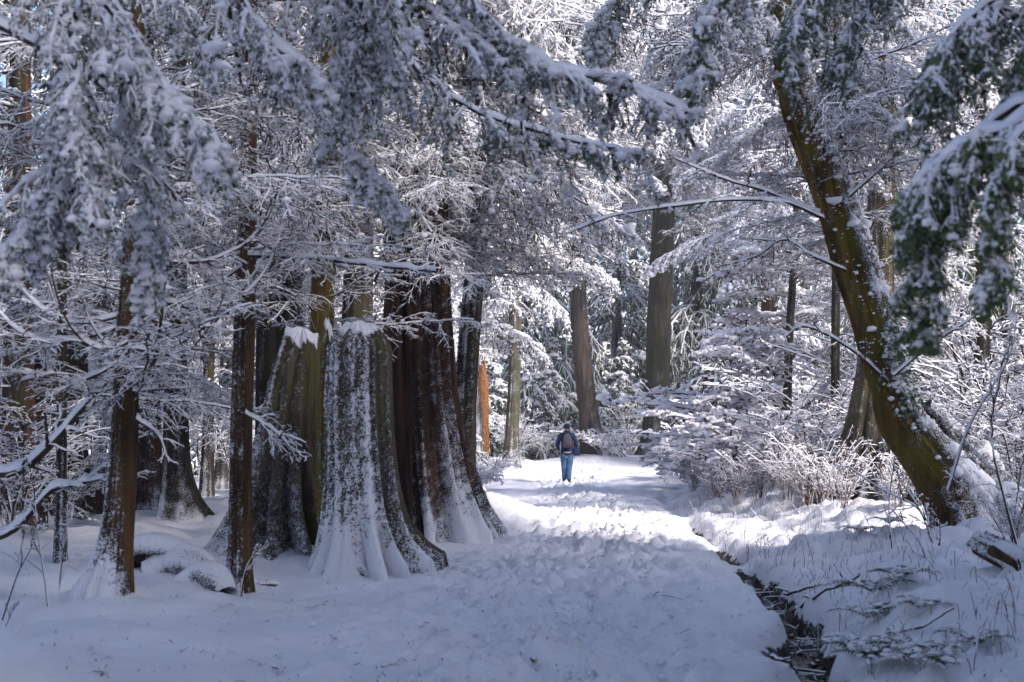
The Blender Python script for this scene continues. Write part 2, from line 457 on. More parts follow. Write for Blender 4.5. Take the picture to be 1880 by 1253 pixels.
def build_ground():
    xs = np.concatenate([[-400, -200, -100, -60, -40, -30, -24, -20], np.arange(-17, -7, .25), np.arange(-7, -3, .11), np.arange(-3, 4.4, .044),
                         np.arange(4.4, 8, .08), np.arange(8, 17, .25), [20, 24, 30, 40, 60, 100, 200, 400]])
    ys = np.concatenate([[-300, -100, -50, -25, -12, -5, 0, 3, 5, 6.5], np.arange(7.4, 20, .05), np.arange(20, 34, .1), np.arange(34, 50, .14), np.arange(50, 75, .5),
                         [77, 80, 84, 90, 100, 115, 130, 160, 220, 400, 700]])
    X, Y = np.meshgrid(xs, ys)
    Z = height(X, Y)
    # trodden snow
    cx = np.interp(Y, [8, 13, 19, 29, 40, 60], [.6, .2, 1.2, 1.7, 1.6, 3.2])
    hw = np.interp(Y, [8, 13, 19, 29, 40, 60], [1.9, 1.7, 1.3, 1.1, 1.0, 1.2])
    band = np.exp(-((X - cx) / hw)**4)
    ed = sstep(.25, .7, ditch_x(Y) - X)
    band = band * ed * sstep(70, 50, Y)
    fine = 1 - sstep(45, 60, Y)
    Z = Z + band * fine * (0.085 * fbm(X * 5.0, Y * 4.0, seed=20, octv=4, gain=.62) + .02 * np.abs(vnoise(X * 9, Y * 8, seed=25)) - .01)
    Z = Z + (1 - band) * fine * 0.036 * fbm(X * 2.6, Y * 2, seed=28, octv=5, gain=.55)
    rng = np.random.default_rng(5)
    for k in range(620):
        y = rng.uniform(8.5, 50); c = float(np.interp(y, [8, 13, 19, 29, 40, 60], [.6, .2, 1.2, 1.7, 1.6, 3.2])); hwk = float(np.interp(y, [8, 13, 19, 29, 40, 60], [1.7, 1.5, 1.1, .9, .8, 1.]))
        x = c + rng.normal(0, .5) * hwk
        if x > float(ditch_x(y)) - .45: continue
        th = rng.normal(.05, .3); L = rng.uniform(.13, .2); W = rng.uniform(.05, .08); dp = rng.uniform(.04, .08)
        i0, i1 = np.searchsorted(ys, [y - .5, y + .5]); j0, j1 = np.searchsorted(xs, [x - .5, x + .5])
        sx = X[i0:i1, j0:j1] - x; sy = Y[i0:i1, j0:j1] - y
        a = sx * math.sin(th) + sy * math.cos(th); b = sx * math.cos(th) - sy * math.sin(th)
        r = np.sqrt((a / L)**2 + (b / W)**2)
        Z[i0:i1, j0:j1] += -dp * np.exp(-r**4) + dp * .55 * np.exp(-((r - 1.45) / .35)**2) * (0.6 + .6 * vnoise(sx * 25 + k, sy * 25, seed=3))
    # soil shows on the undercut sides of the ditch
    d = X - ditch_x(Y)
    dirt = sstep(-.10, -.34, Z - .32 * sstep(.1, 2.2, d) + 0.05 * fbm(X * 6, Y * 6, seed=40, octv=3)) * (np.abs(d) < .8) * (Y < 36)
    mb = MB()
    ny, nx = X.shape
    idx = np.arange(nx * ny).reshape(ny, nx)
    F = np.stack([idx[:-1, :-1], idx[:-1, 1:], idx[1:, 1:], idx[1:, :-1]], -1).reshape(-1, 4)
    mb.add(np.stack([X, Y, Z], -1).reshape(-1, 3), F, 0)
    m, n, b = newmat('ground_snow')
    b.inputs['Roughness'].default_value = 0.6
    tc = nd(n, 'ShaderNodeTexCoord')
    t = noise_n(n, 9, 8, vec=tc.outputs['Object'], rough=.62)
    t2 = noise_n(n, 1.1, 4, vec=tc.outputs['Object'])
    at_ = nd(n, 'ShaderNodeAttribute', attribute_name='snow')
    r0 = ramp(n, t2.outputs['Fac'], [(.3, (.76, .745, .79)), (.7, SNOW)])
    # flecks of needles and bark litter
    t4 = noise_n(n, 46, 2, vec=tc.outputs['Object'])
    t5 = noise_n(n, 2.2, 3, vec=tc.outputs['Object'])
    mu = nd(n, 'ShaderNodeMath', operation='MULTIPLY'); n.links.new(t4.outputs['Fac'], mu.inputs[0]); n.links.new(t5.outputs['Fac'], mu.inputs[1])
    fl = ramp(n, mu.outputs[0], [(.415, (0, 0, 0)), (.45, (.75, .75, .75))])
    mxf = nd(n, 'ShaderNodeMix', data_type='RGBA'); n.links.new(fl.outputs[0], mxf.inputs[0])
    n.links.new(r0.outputs[0], mxf.inputs[6]); mxf.inputs[7].default_value = (.16, .12, .1, 1)
    soil = ramp(n, t.outputs['Fac'], [(.35, (.012, .009, .007)), (.6, (.06, .045, .03)), (.72, (.3, .28, .25))])
    t7 = noise_n(n, 17, 6, vec=tc.outputs['Object'], rough=.7)
    sm = nd(n, 'ShaderNodeMath', operation='ADD'); n.links.new(at_.outputs['Fac'], sm.inputs[0]); n.links.new(t7.outputs['Fac'], sm.inputs[1])
    rd = ramp(n, sm.outputs[0], [(.98, (0, 0, 0)), (1.0, (1, 1, 1))])
    mh = nd(n, 'ShaderNodeMath', operation='MULTIPLY'); mh.inputs[1].default_value = .9; n.links.new(sm.outputs[0], mh.inputs[0]); n.links.new(mh.outputs[0], rd.inputs[0])
    rd.color_ramp.elements[0].position = .84; rd.color_ramp.elements[1].position = .95
    mx = nd(n, 'ShaderNodeMix', data_type='RGBA'); n.links.new(rd.outputs[0], mx.inputs[0])
    n.links.new(mxf.outputs[2], mx.inputs[6]); n.links.new(soil.outputs[0], mx.inputs[7])
    n.links.new(mx.outputs[2], b.inputs['Base Color'])
    bp = nd(n, 'ShaderNodeBump', Strength=.8, Distance=.045); n.links.new(t.outputs['Fac'], bp.inputs['Height'])
    n.links.new(bp.outputs[0], b.inputs['Normal'])
    o = link('ground', mb.mesh('ground', [m], attr=dirt.ravel()))
    o['kind'] = 'structure'
    # water of the brook
    ys = np.arange(6.5, 19.5, .08); mb = MB()
    cx = ditch_x(ys); hw = np.interp(ys, [6, 9, 12, 15, 20], [.26, .23, .17, .1, .06])
    k = len(ys); cols = 7
    u = np.linspace(-1, 1, cols)
    XX = cx[:, None] + hw[:, None] * u; YY = np.repeat(ys[:, None], cols, 1)
    ZZ = np.full_like(XX, 0) + np.interp(ys, [6, 9, 14, 20], [-.37, -.36, -.33, -.26])[:, None]
    idx = np.arange(k * cols).reshape(k, cols)
    mb.add(np.stack([XX, YY, ZZ], -1), np.stack([idx[:-1, :-1], idx[:-1, 1:], idx[1:, 1:], idx[1:, :-1]], -1).reshape(-1, 4))
    m, n, b = newmat('brook_water'); b.inputs['Base Color'].default_value = (.012, .012, .01, 1); b.inputs['Roughness'].default_value = .08; b.inputs['Specular IOR Level'].default_value = .5
    t = noise_n(n, 22, 3); bp = nd(n, 'ShaderNodeBump', Strength=.5, Distance=.02); n.links.new(t.outputs['Fac'], bp.inputs['Height']); n.links.new(bp.outputs[0], b.inputs['Normal'])
    o = link('brook_water', mb.mesh('brook_water', [m])); o['kind'] = 'structure'
build_ground()

# ------------------------------------------------------------------ trunks
def trunk_mesh(path, radii, K=40, rows=80, furrow=0.06, fk=4.0, flutes=0.0, nfl=8, flare=0.0, flare_h=0.6, flare_dir=None, snow_dir=(0, -1, 0), snow_amt=0.3,
               snow_base=0.5, speck=12.0, mat='bark_dark', seed=0, lump=0.012, name='trunk', cap=False, jag=0.0, zfreq=0.35, snow_h=1.0):
    """path: world points relative to the thing's base. Returns a mesh with the 'snow' attribute."""
    C0 = spline(path, rows)
    L = np.concatenate([[0], np.cumsum(np.linalg.norm(np.diff(C0, axis=0), axis=1))])
    R = np.interp(np.linspace(0, 1, rows), np.linspace(0, 1, len(radii)), radii)
    T = norm(np.gradient(C0, axis=0))
    X = norm(np.cross(T, np.array([0, 1.0, 0])) + 1e-6); X = norm(X)
    Yv = norm(np.cross(T, X))
    th = np.linspace(0, 2 * np.pi, K, endpoint=False)[None, :]
    hh = L[:, None]
    hg = np.clip(C0[:, 2:3], 0, None) if C0[-1, 2] > 1.2 else hh
    ct, st = np.cos(th), np.sin(th)
    fr = vnoise(ct * fk + 0 * hh, st * fk + 0 * hh, hh * zfreq + 0 * th, seed=seed) + .6 * vnoise(ct * fk * 2.6 + 0 * hh, st * fk * 2.6 + 0 * hh, hh * zfreq * 3 + 0 * th, seed=seed + 1)
    rr = R[:, None] * (1 + furrow * fr)
    dirs = ct[..., None] * X[:, None, :] + st[..., None] * Yv[:, None, :]
    low = np.exp(-hg / flare_h)
    phase = 2.8 * vnoise(ct * 1.3, st * 1.3, hh * .25, seed=seed + 3)
    fl = np.abs(np.sin(th * nfl / 2 + phase + seed))
    asym = 1.0
    if flare_dir is not None:
        fd = norm(np.array(flare_dir, float)); asym = 1 + .8 * (dirs @ fd)
    rr = rr * (1 + flare * low * asym * (0.65 + .6 * fl)) * (1 + flutes * (0.07 + low * 1.5) * (fl - .6))
    V = C0[:, None, :] + dirs * rr[..., None]
    if jag:
        top = sstep(.80, 1, np.linspace(0, 1, rows))[:, None]
        V[..., 2] += top * jag * (vnoise(ct * 2.3, st * 2.3, 0 * th, seed=seed + 9) + .5 * vnoise(ct * 6, st * 6, 0 * th, seed=seed + 10))
    # snow
    sdv = norm(np.array(snow_dir, float))
    facing = dirs @ sdv
    nz = vnoise(V[..., 0] * speck, V[..., 1] * speck, V[..., 2] * speck, seed=seed + 5) * .8 + vnoise(V[..., 0] * speck * .35, V[..., 1] * speck * .35, V[..., 2] * speck * .25, seed=seed + 6) * .4
    ridge = np.clip(fr + (fl - .6) * flutes * 3.0 * (.02 + low), -1, 1)
    sn = snow_amt + .24 * facing + .20 * nz + .20 * ridge + snow_base * np.exp(-hg / (flare_h * 1.3)) * (.6 + .4 * facing)
    sn = sn * (1 if snow_h >= 1 else 1)
    m = sstep(.42, .62, sn)
    V = V + dirs * (m * lump)[..., None]
    mb = MB()
    idx = np.arange(rows * K).reshape(rows, K)
    a, b = idx[:-1], idx[1:]
    F = np.stack([a, np.roll(a, -1, 1), np.roll(b, -1, 1), b], -1).reshape(-1, 4)
    mb.add(V.reshape(-1, 3), F, 0)
    att = [sn.ravel()]
    if cap:
        ring = V[-1]; cen = ring.mean(0)
        prev = (rows - 1) * K + np.arange(K); base = prev
        for q, f in enumerate((.85, .6, .3, 0.06)):
            rg = cen + (ring - cen) * f; rg[:, 2] = ring[:, 2] * f + cen[2] * (1 - f) + (.03 + .13 * (1 - f * f)) + .03 * vnoise(ring[:, 0] * 9 * f, ring[:, 1] * 9 * f, seed=seed + q)
            n0 = mb.n
            mb.v.append(rg); mb.n += K
            cur = n0 + np.arange(K)
            mb.f.append(np.stack([prev, np.roll(prev, -1), np.roll(cur, -1), cur], -1)); mb.m.append(np.zeros(K, np.int32))
            prev = cur; att.append(np.full(K, .95))
    return mb.mesh(name, [M[mat]], attr=np.concatenate(att))

MS_EARLY = [M['twig'], M['snow'], M['needle']]
def px_trunk(pts, Y=None, base=None, wpx=None, n_bury=0.25, dy=0.0):
    """pixel outline of a trunk -> base position, relative path and radii"""
    b = ground(*base) if base else None
    if Y is None: Y = b[1]
    P = []; R = []
    m = len(pts)
    for i, (px, py) in enumerate(pts):
        yy = Y + dy * i / max(1, m - 1)
        P.append(at(px, py, yy)); R.append(wpx[i] * .5 * yy / FPX)
    B = P[0].copy(); B[2] = H(B[0], B[1])
    P = np.array(P) - B
    P[0, 2] = min(P[0, 2], -n_bury)
    return B, P, R

TREES = {}
def trunk_tree(name, label, cat, pts, wpx, Y, mat, group=None, grow=0.0, dy=0.0, **kw):
    B, P, R = px_trunk(pts, Y, None, wpx, dy=dy)
    if grow:
        d = norm(P[-1] - P[-2]); d = norm(d + UP * .7)
        P = np.concatenate([P, [P[-1] + d * grow]]); R = R + [R[-1] * .6]
    t = thing(name, B, label, cat, group)
    me = trunk_mesh(P, R, mat=mat, **kw)
    link('trunk', me, t)
    t['_'] = 0; del t['_']
    TREES[label] = (t, B, P)
    return t, B, P

# ------------------------------------------------------------------ branch library
rngL = np.random.default_rng(77)
MS = [M['twig'], M['snow'], M['needle']]
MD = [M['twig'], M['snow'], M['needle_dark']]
LIB_DEAD = []      # bare dead lower branches carrying thin lines of snow
for i in range(5):
    LIB_DEAD.append(bough(100 + i, std_main(2.4, rngL.uniform(-.05, .35), rngL.uniform(.0, .35), rngL, wig=.06), r0=.016, n1=20, n2=8, n3=4, l1=.46, l2=.42, l3=.45,
                          droop=(.12, .3), snow=(.024, .015, .010), curl=.2, flat=.32, a1=.9, mats=MD, name='dead_branch', clump=.02, nclump=60))
LIB_DROOP = []     # drooping green-grey boughs, snow laden
for i in range(4):
    LIB_DROOP.append(bough(200 + i, std_main(3.0, rngL.uniform(.0, .25), rngL.uniform(.4, .75), rngL), r0=.022, n1=26, n2=9, n3=4, l1=.36, l2=.42, l3=.4,
                           droop=(.55, .9), snow=(.05, .03, .017), curl=.12, mats=MS, needle=3, nlen=.06, nwid=.007, clump=.045, nclump=170, pel=500, pelr=.03, name='snowy_bough'))
LIB_ARM = []       # arching arms sweeping up at the tip
for i in range(4):
    t = np.linspace(0, 1, 16)
    L = 1.9
    main = np.stack([L * np.sin(t * 1.35), .05 * np.sin(t * 5 + i), L * .55 * (t**2.2) - .18 * L * np.sin(t * 3.1)], 1)
    LIB_ARM.append(bough(300 + i, main, r0=.02, n1=12, n2=6, n3=3, l1=.3, l2=.4, l3=.4, droop=(.05, .3), snow=(.045, .02, .012), curl=.2, up=.1, mats=MD, name='arching_branch', clump=.022, nclump=20))
LIB_FAR = []       # light boughs for distant crowns
for i in range(5):
    LIB_FAR.append((200 + i))

def crown_mesh(seed, Ht, Rad, nb, z0=.12, droop=.55, snow=.06, mats=None, cl=.16, dens=1.0):
    """a whole far conifer crown of drooping boughs in one mesh"""
    rng = np.random.default_rng(seed)
    mb = MB()
    u = np.sort(rng.uniform(0, 1, nb))
    z = Ht * (z0 + (1 - z0) * u)
    L = Rad * (1 - u)**.75 * rng.uniform(.65, 1.15, nb) + .25
    az = rng.uniform(0, 2 * np.pi, nb)
    t = np.linspace(0, 1, 8)[None, :, None]
    d = np.stack([np.cos(az), np.sin(az), 0 * az], 1)[:, None, :]
    P0 = np.stack([0 * z, 0 * z, z], 1)[:, None, :] + d * L[:, None, None] * t + UP * (L[:, None, None] * (.15 * t - droop * t**2)) + rng.normal(0, .03, (nb, 8, 3))
    tube4(mb, P0, tapr(P0, .035, .012), rough(rng, P0, snow))
    P1 = spawn(P0, int(9 * dens), .95, .38, droop, rng, pts=5, flat=.25)
    tube4(mb, P1, tapr(P1, .016, .008), rough(rng, P1, snow * .8))
    P2 = spawn(P1, 4, .8, .45, droop * 1.3, rng, pts=3, flat=.35)
    tube4(mb, P2, tapr(P2, .01, .006), rough(rng, P2, snow * .55, .1, 1.6))
    ribbon(mb, P2, .06, 2, .6, rng)
    q, _ = interp(P1, rng.uniform(.1, 1, (len(P1), 1))); q = q.reshape(-1, 3)
    q = q[rng.permutation(len(q))[:int(len(q) * .4)]]
    blobs(mb, q, cl * rng.lognormal(0, .4, len(q)) * .6, rng, 1, .5)
    return mb.mesh('crown', mats or MS)
CROWNS = [crown_mesh(1, 22, 3.4, 106, snow=.075), crown_mesh(2, 22, 4.0, 104, droop=.75, snow=.075), crown_mesh(3, 22, 2.8, 106, mats=MD, droop=.5, snow=.035, cl=.07)]  # third crown: thin snow and dark needles stand in for shade in the wood
YOUNG = [crown_mesh(11, 6, 1.8, 46, z0=.03, droop=.5, snow=.075, cl=.16), crown_mesh(12, 5, 2.0, 46, z0=.03, droop=.65, snow=.08, cl=.17)]
cm = MB()
def straight_trunk(Ht, r, mat, seed):
    return trunk_mesh([(0, 0, -.4), (.1, 0, Ht * .3), (0, .05, Ht * .7), (.05, 0, Ht)], [r, r * .85, r * .5, r * .08], K=14, rows=30, furrow=.05, snow_amt=.3, snow_base=.3, mat=mat, seed=seed, flare=.3, flare_h=.8, speck=6)
BTR = [straight_trunk(22, .3, 'bark_dark', 1), straight_trunk(22, .26, 'bark_grey', 2)]
YTR = straight_trunk(5.5, .06, 'bark_dark', 3)

def add_boughs(t, P, lib, n, h0, h1, s0, s1, seed, name='branch', az=None, azs=3.14, tilt=(-.15, .25), rad_off=0.0):
    """hang n boughs on a trunk between heights h0 and h1 (relative to its base)"""
    rng = np.random.default_rng(seed)
    C0 = spline(P, 60)
    for i in range(n):
        h = h0 + (h1 - h0) * (i + rng.uniform(0, 1)) / n
        k = int(np.argmin(np.abs(C0[:, 2] - h)))
        p = C0[k].copy(); p[2] = h
        if h > C0[-1, 2]: p[:2] = C0[-1, :2]
        a = rng.uniform(-np.pi, np.pi) if az is None else az + rng.uniform(-azs, azs)
        s = s0 + (s1 - s0) * (i / max(1, n - 1)); s *= rng.uniform(.75, 1.25)
        link(name, lib[rng.integers(len(lib))], t, p, (rng.uniform(-.3, .3), -rng.uniform(*tilt), a), s)

# ------------------------------------------------------------------ the hero stumps and trunks
# snow-plastered fluted stump beside the path
B, P, R = px_trunk([(690, 1050), (672, 960), (664, 850), (660, 740), (661, 640), (661, 617)], Y=15.9, wpx=[142, 134, 126, 122, 116, 80], n_bury=.2)
stump1 = thing('tree_stump', B, 'tall fluted tree stump plastered with snow, nearest to the path, rounded snow cap on top', 'stump')
link('trunk', trunk_mesh(P, R, K=180, rows=150, furrow=.09, fk=4.5, flutes=.26, nfl=13, flare=.55, flare_h=.36, snow_dir=(-.35, -1, .2), snow_amt=.30, snow_base=.5, speck=30,
                         mat='stumpbark', seed=4, lump=.014, cap=True, jag=.06, zfreq=.15), stump1)
me = trunk_mesh([at(598, 1000, 15.9) - B, at(592, 860, 15.95) - B, at(598, 740, 16) - B, at(603, 615, 16.05) - B], [.07, .075, .085, .06], K=24, rows=60, furrow=.15, fk=2, snow_amt=.12, snow_base=.1,
                mat='bark_ochre', seed=6, speck=14, cap=True, jag=.15)
link('split_edge', me, stump1)
# its darker neighbour
B, P, R = px_trunk([(535, 1035), (528, 930), (534, 800), (545, 690), (556, 628)], Y=17.2, wpx=[135, 112, 98, 84, 66], n_bury=.2)
stump2 = thing('tree_stump', B, 'dark fluted broken stump with snowy buttress roots, left of the snow-plastered stump', 'stump')
link('trunk', trunk_mesh(P, R, K=160, rows=140, furrow=.06, fk=3.5, flutes=.4, nfl=13, flare=.5, flare_h=.8, flare_dir=(-1, -.4, 0), snow_dir=(-.7, -.8, .2), snow_amt=.12, snow_base=.22, speck=24,
                         mat='stumpbark', seed=11, lump=.014, cap=True, jag=.14, zfreq=.15), stump2)
# huge dark ragged trunk behind the stumps
B, P, R = px_trunk([(800, 965), (785, 860), (775, 720), (770, 560), (768, 400), (765, 250)], Y=21.0, wpx=[160, 142, 128, 124, 122, 115], n_bury=.3)
big = thing('old_cedar', B, 'massive dark reddish-brown ragged trunk behind the snow-plastered stump', 'tree')
link('trunk', trunk_mesh(P, R, K=150, rows=160, furrow=.26, fk=4.5, flutes=.30, nfl=11, flare=.15, flare_h=.7, flare_dir=(1, -.3, 0), snow_dir=(.5, -1, .2), snow_amt=.0, snow_base=.5, speck=17,
                         mat='bark_red', seed=21, lump=.02, zfreq=.22, jag=.3), big)
bigP = P; bigB = B
# leaning trunk on its right
lean, lB, lP = trunk_tree('leaning_tree', 'dark snow-speckled trunk leaning right, against the massive ragged trunk', 'tree',
                          [(846, 900), (852, 780), (860, 640), (872, 500), (884, 380), (892, 250)], [52, 42, 38, 36, 34, 30], 22.5, 'bark_dark', grow=4,
                          K=70, rows=150, furrow=.07, snow_dir=(-.5, -1, .1), snow_amt=.2, snow_base=.2, speck=15, seed=31, flare=.3, flare_h=.4, lump=.02)
# slim trees on the left
t1, t1B, t1P = trunk_tree('slim_tree', 'slim orange-brown tree at the far left, snow heaped round its flared base', 'tree',
                          [(207, 1125), (217, 1000), (228, 850), (232, 700), (240, 560), (247, 430), (250, 250)], [60, 50, 46, 42, 38, 34, 28], 12.4, 'bark_orange', grow=3,
                          K=60, rows=150, furrow=.09, fk=6, snow_dir=(-1, -.45, .1), snow_amt=.14, snow_base=.75, speck=30, seed=41, flare=.75, flare_h=.28, flare_dir=(-1, -.2, 0), lump=.012)
t2, t2B, t2P = trunk_tree('slim_tree', 'slim orange-brown tree with a bare straight trunk, in front of the dark fluted stump', 'tree',
                          [(440, 1088), (441, 950), (443, 800), (448, 620), (452, 480), (456, 350), (458, 200)], [42, 38, 38, 38, 36, 32, 28], 14.0, 'bark_orange', grow=3,
                          K=60, rows=150, furrow=.09, fk=6, snow_dir=(-.6, -1, .1), snow_amt=.1, snow_base=.42, speck=26, seed=45, flare=.25, flare_h=.2, lump=.012)
t3, t3B, t3P = trunk_tree('mossy_tree', 'straight olive-mossy trunk rising behind the two fluted stumps', 'tree',
                          [(586, 980), (588, 760), (592, 560), (596, 420), (602, 280), (606, 150)], [50, 46, 42, 42, 42, 38], 19.5, 'bark_ochre', grow=4,
                          K=50, rows=120, furrow=.06, snow_amt=.08, snow_base=.3, seed=51, speck=14)
def bt(name, label, cat, pts, wpx, Y, mat, grow=5, seed=0, **kw):
    d = dict(K=34, rows=90, furrow=.06, snow_amt=.04, snow_base=.35, speck=9, flare=.35, flare_h=.5, lump=.015)
    d.update(kw)
    return trunk_tree(name, label, cat, pts, wpx, Y, mat, grow=grow, seed=seed, **d)
t4 = bt('dark_tree', 'dark trunk seen between the slim orange tree and the mossy trunk', 'tree', [(488, 935), (488, 760), (489, 560), (490, 430), (491, 300)], [40, 38, 36, 34, 32], 25, 'bark_dark', seed=61)
t5 = bt('dark_tree', 'dark brown trunk in the left shade with a snowy root flare to its right', 'tree', [(325, 968), (322, 860), (322, 700), (324, 520), (326, 350)], [56, 44, 40, 38, 34], 23, 'bark_dark', seed=62, flare=.9, flare_h=.5, flare_dir=(1, -.2, 0), snow_base=.5)
t6 = bt('dark_tree', 'reddish-brown trunk just right of the far left slim tree, behind it', 'tree', [(276, 950), (274, 800), (272, 640), (270, 450)], [46, 42, 38, 34], 25, 'bark_red', seed=63)
t7 = bt('dark_tree', 'olive-brown trunk standing far back just left of the second slim tree', 'tree', [(412, 905), (414, 800), (416, 650), (418, 480)], [34, 28, 26, 24], 36, 'bark_olive', seed=64)
t8 = bt('dark_tree', 'thin dark trunk left of the far left slim tree', 'tree', [(146, 965), (150, 850), (152, 700), (154, 500)], [22, 20, 18, 16], 24, 'bark_dark', seed=65)
t9 = bt('dark_tree', 'broad dark trunk near the left edge behind the snow-lined arms', 'tree', [(38, 985), (36, 860), (34, 700), (34, 500)], [74, 62, 56, 50], 21, 'bark_red', seed=66, snow_amt=-.02)
t10 = bt('dark_tree', 'dark trunk directly left of the far left slim tree, half hidden by twigs', 'tree', [(120, 950), (122, 850), (124, 700), (126, 500)], [60, 50, 44, 40], 25, 'bark_dark', seed=67, snow_amt=.0)
t11 = bt('dark_tree', 'dark trunk close behind the dark fluted stump', 'tree', [(536, 940), (534, 800), (532, 600), (530, 400)], [70, 58, 50, 46], 25.5, 'bark_dark', seed=68, snow_amt=.0)
t12 = bt('dark_tree', 'dark trunk between the mossy trunk and the massive ragged trunk', 'tree', [(655, 900), (655, 700), (657, 520), (660, 350)], [70, 60, 54, 50], 27, 'bark_dark', seed=69, snow_amt=.0)
# big dark stump in the far left shade
B, P, R = px_trunk([(70, 925), (68, 850), (62, 770), (58, 700)], Y=24.0, wpx=[190, 160, 150, 130], n_bury=.3)
stump3 = thing('tree_stump', B, 'broad dark red-brown stump in deep shade at the left edge', 'stump')
link('trunk', trunk_mesh(P, R, K=90, rows=70, furrow=.15, fk=3, flutes=.35, nfl=11, flare=.3, flare_h=.4, snow_dir=(0, -.6, 1), snow_amt=.08, snow_base=.55, speck=12, mat='bark_red', seed=71, cap=True, jag=.5), stump3)
# trees beyond the walker
f1 = bt('conifer', 'short snow-based trunk just left of the walker under a bent snowy bough', 'tree', [(938, 862), (940, 790), (944, 700), (946, 560), (948, 430)], [30, 24, 22, 22, 20], 50, 'bark_olive', seed=81, snow_amt=.08, speck=6)
f2 = bt('conifer', 'smooth grey-brown trunk above the walker, leaning slightly left', 'tree', [(1092, 800), (1078, 740), (1066, 620), (1060, 500), (1054, 380), (1050, 250)], [44, 34, 32, 30, 29, 26], 56, 'bark_grey', seed=82, snow_dir=(1, -.1, .1), snow_amt=.08, speck=5)
f3 = bt('conifer', 'thick straight dark olive trunk right of the walker, tallest beyond the path', 'tree', [(1207, 835), (1207, 740), (1210, 600), (1216, 450), (1222, 300), (1226, 120)], [62, 46, 44, 42, 38, 34], 62, 'bark_olive', seed=83, snow_amt=.0, speck=7)
f4 = bt('conifer', 'orange-brown trunk glimpsed high behind the sunlit snowy shrub', 'tree', [(1412, 800), (1412, 600), (1412, 380), (1412, 250), (1412, 100)], [30, 28, 26, 24, 22], 55, 'bark_orange', seed=84)
f5 = bt('conifer', 'grey-brown trunk at the left edge of the path beside the orange split stump', 'tree', [(864, 830), (866, 740), (870, 640), (874, 480)], [24, 20, 18, 16], 46, 'bark_grey', seed=85)
# orange split stump
B, P, R = px_trunk([(884, 835), (884, 770), (886, 710), (885, 665)], Y=44.0, wpx=[32, 25, 22, 9], n_bury=.3)
st4 = thing('split_stump', B, 'small bright orange split stump at the bend, left of the walker', 'stump')
me = trunk_mesh(P, R, K=30, rows=40, furrow=.12, snow_amt=.02, snow_base=.4, speck=6, mat='bark_orange', seed=91, jag=.5)
me.materials[0] = M['rawwood']
link('trunk', me, st4)
link('outer_bark', trunk_mesh([at(879, 850, 43.8) - B, at(878, 760, 43.8) - B, at(874, 700, 43.8) - B], [.14, .12, .06], K=20, rows=30, furrow=.2, mat='bark_grey', seed=8, snow_amt=.3, speck=6, cap=True), st4)

# leaning mossy tree on the right (in front)
rt, rB, rP = trunk_tree('leaning_mossy_tree', 'crooked ochre mossy tree leaning left across the right side, snow along its upper side', 'tree',
                        [(1805, 1000), (1765, 930), (1712, 850), (1655, 775), (1632, 700), (1608, 610), (1575, 500), (1543, 400), (1508, 300), (1478, 215), (1455, 130), (1440, 20)],
                        [135, 108, 90, 78, 68, 74, 76, 70, 66, 68, 62, 54], 17.5, 'bark_ochre', grow=3,
                        K=90, rows=230, furrow=.17, fk=3.2, zfreq=.5, snow_dir=(1, -.5, .35), snow_amt=.24, snow_base=.6, speck=13, seed=101, flare=.35, flare_h=.7, lump=.03)
# cedar behind it with buttressed foot
ct_, cB, cP = trunk_tree('buttressed_cedar', 'dark buttressed cedar trunk behind the crooked mossy tree', 'tree',
                         [(1590, 945), (1592, 880), (1598, 790), (1606, 680), (1612, 560), (1616, 420), (1620, 250)], [120, 96, 78, 62, 54, 50, 44], 24.5, 'stumpbark', grow=4,
                         K=110, rows=120, furrow=.06, flutes=.45, nfl=9, flare=.5, flare_h=.8, snow_dir=(-.4, -1, .2), snow_amt=.1, snow_base=.12, speck=14, seed=111, lump=.02)
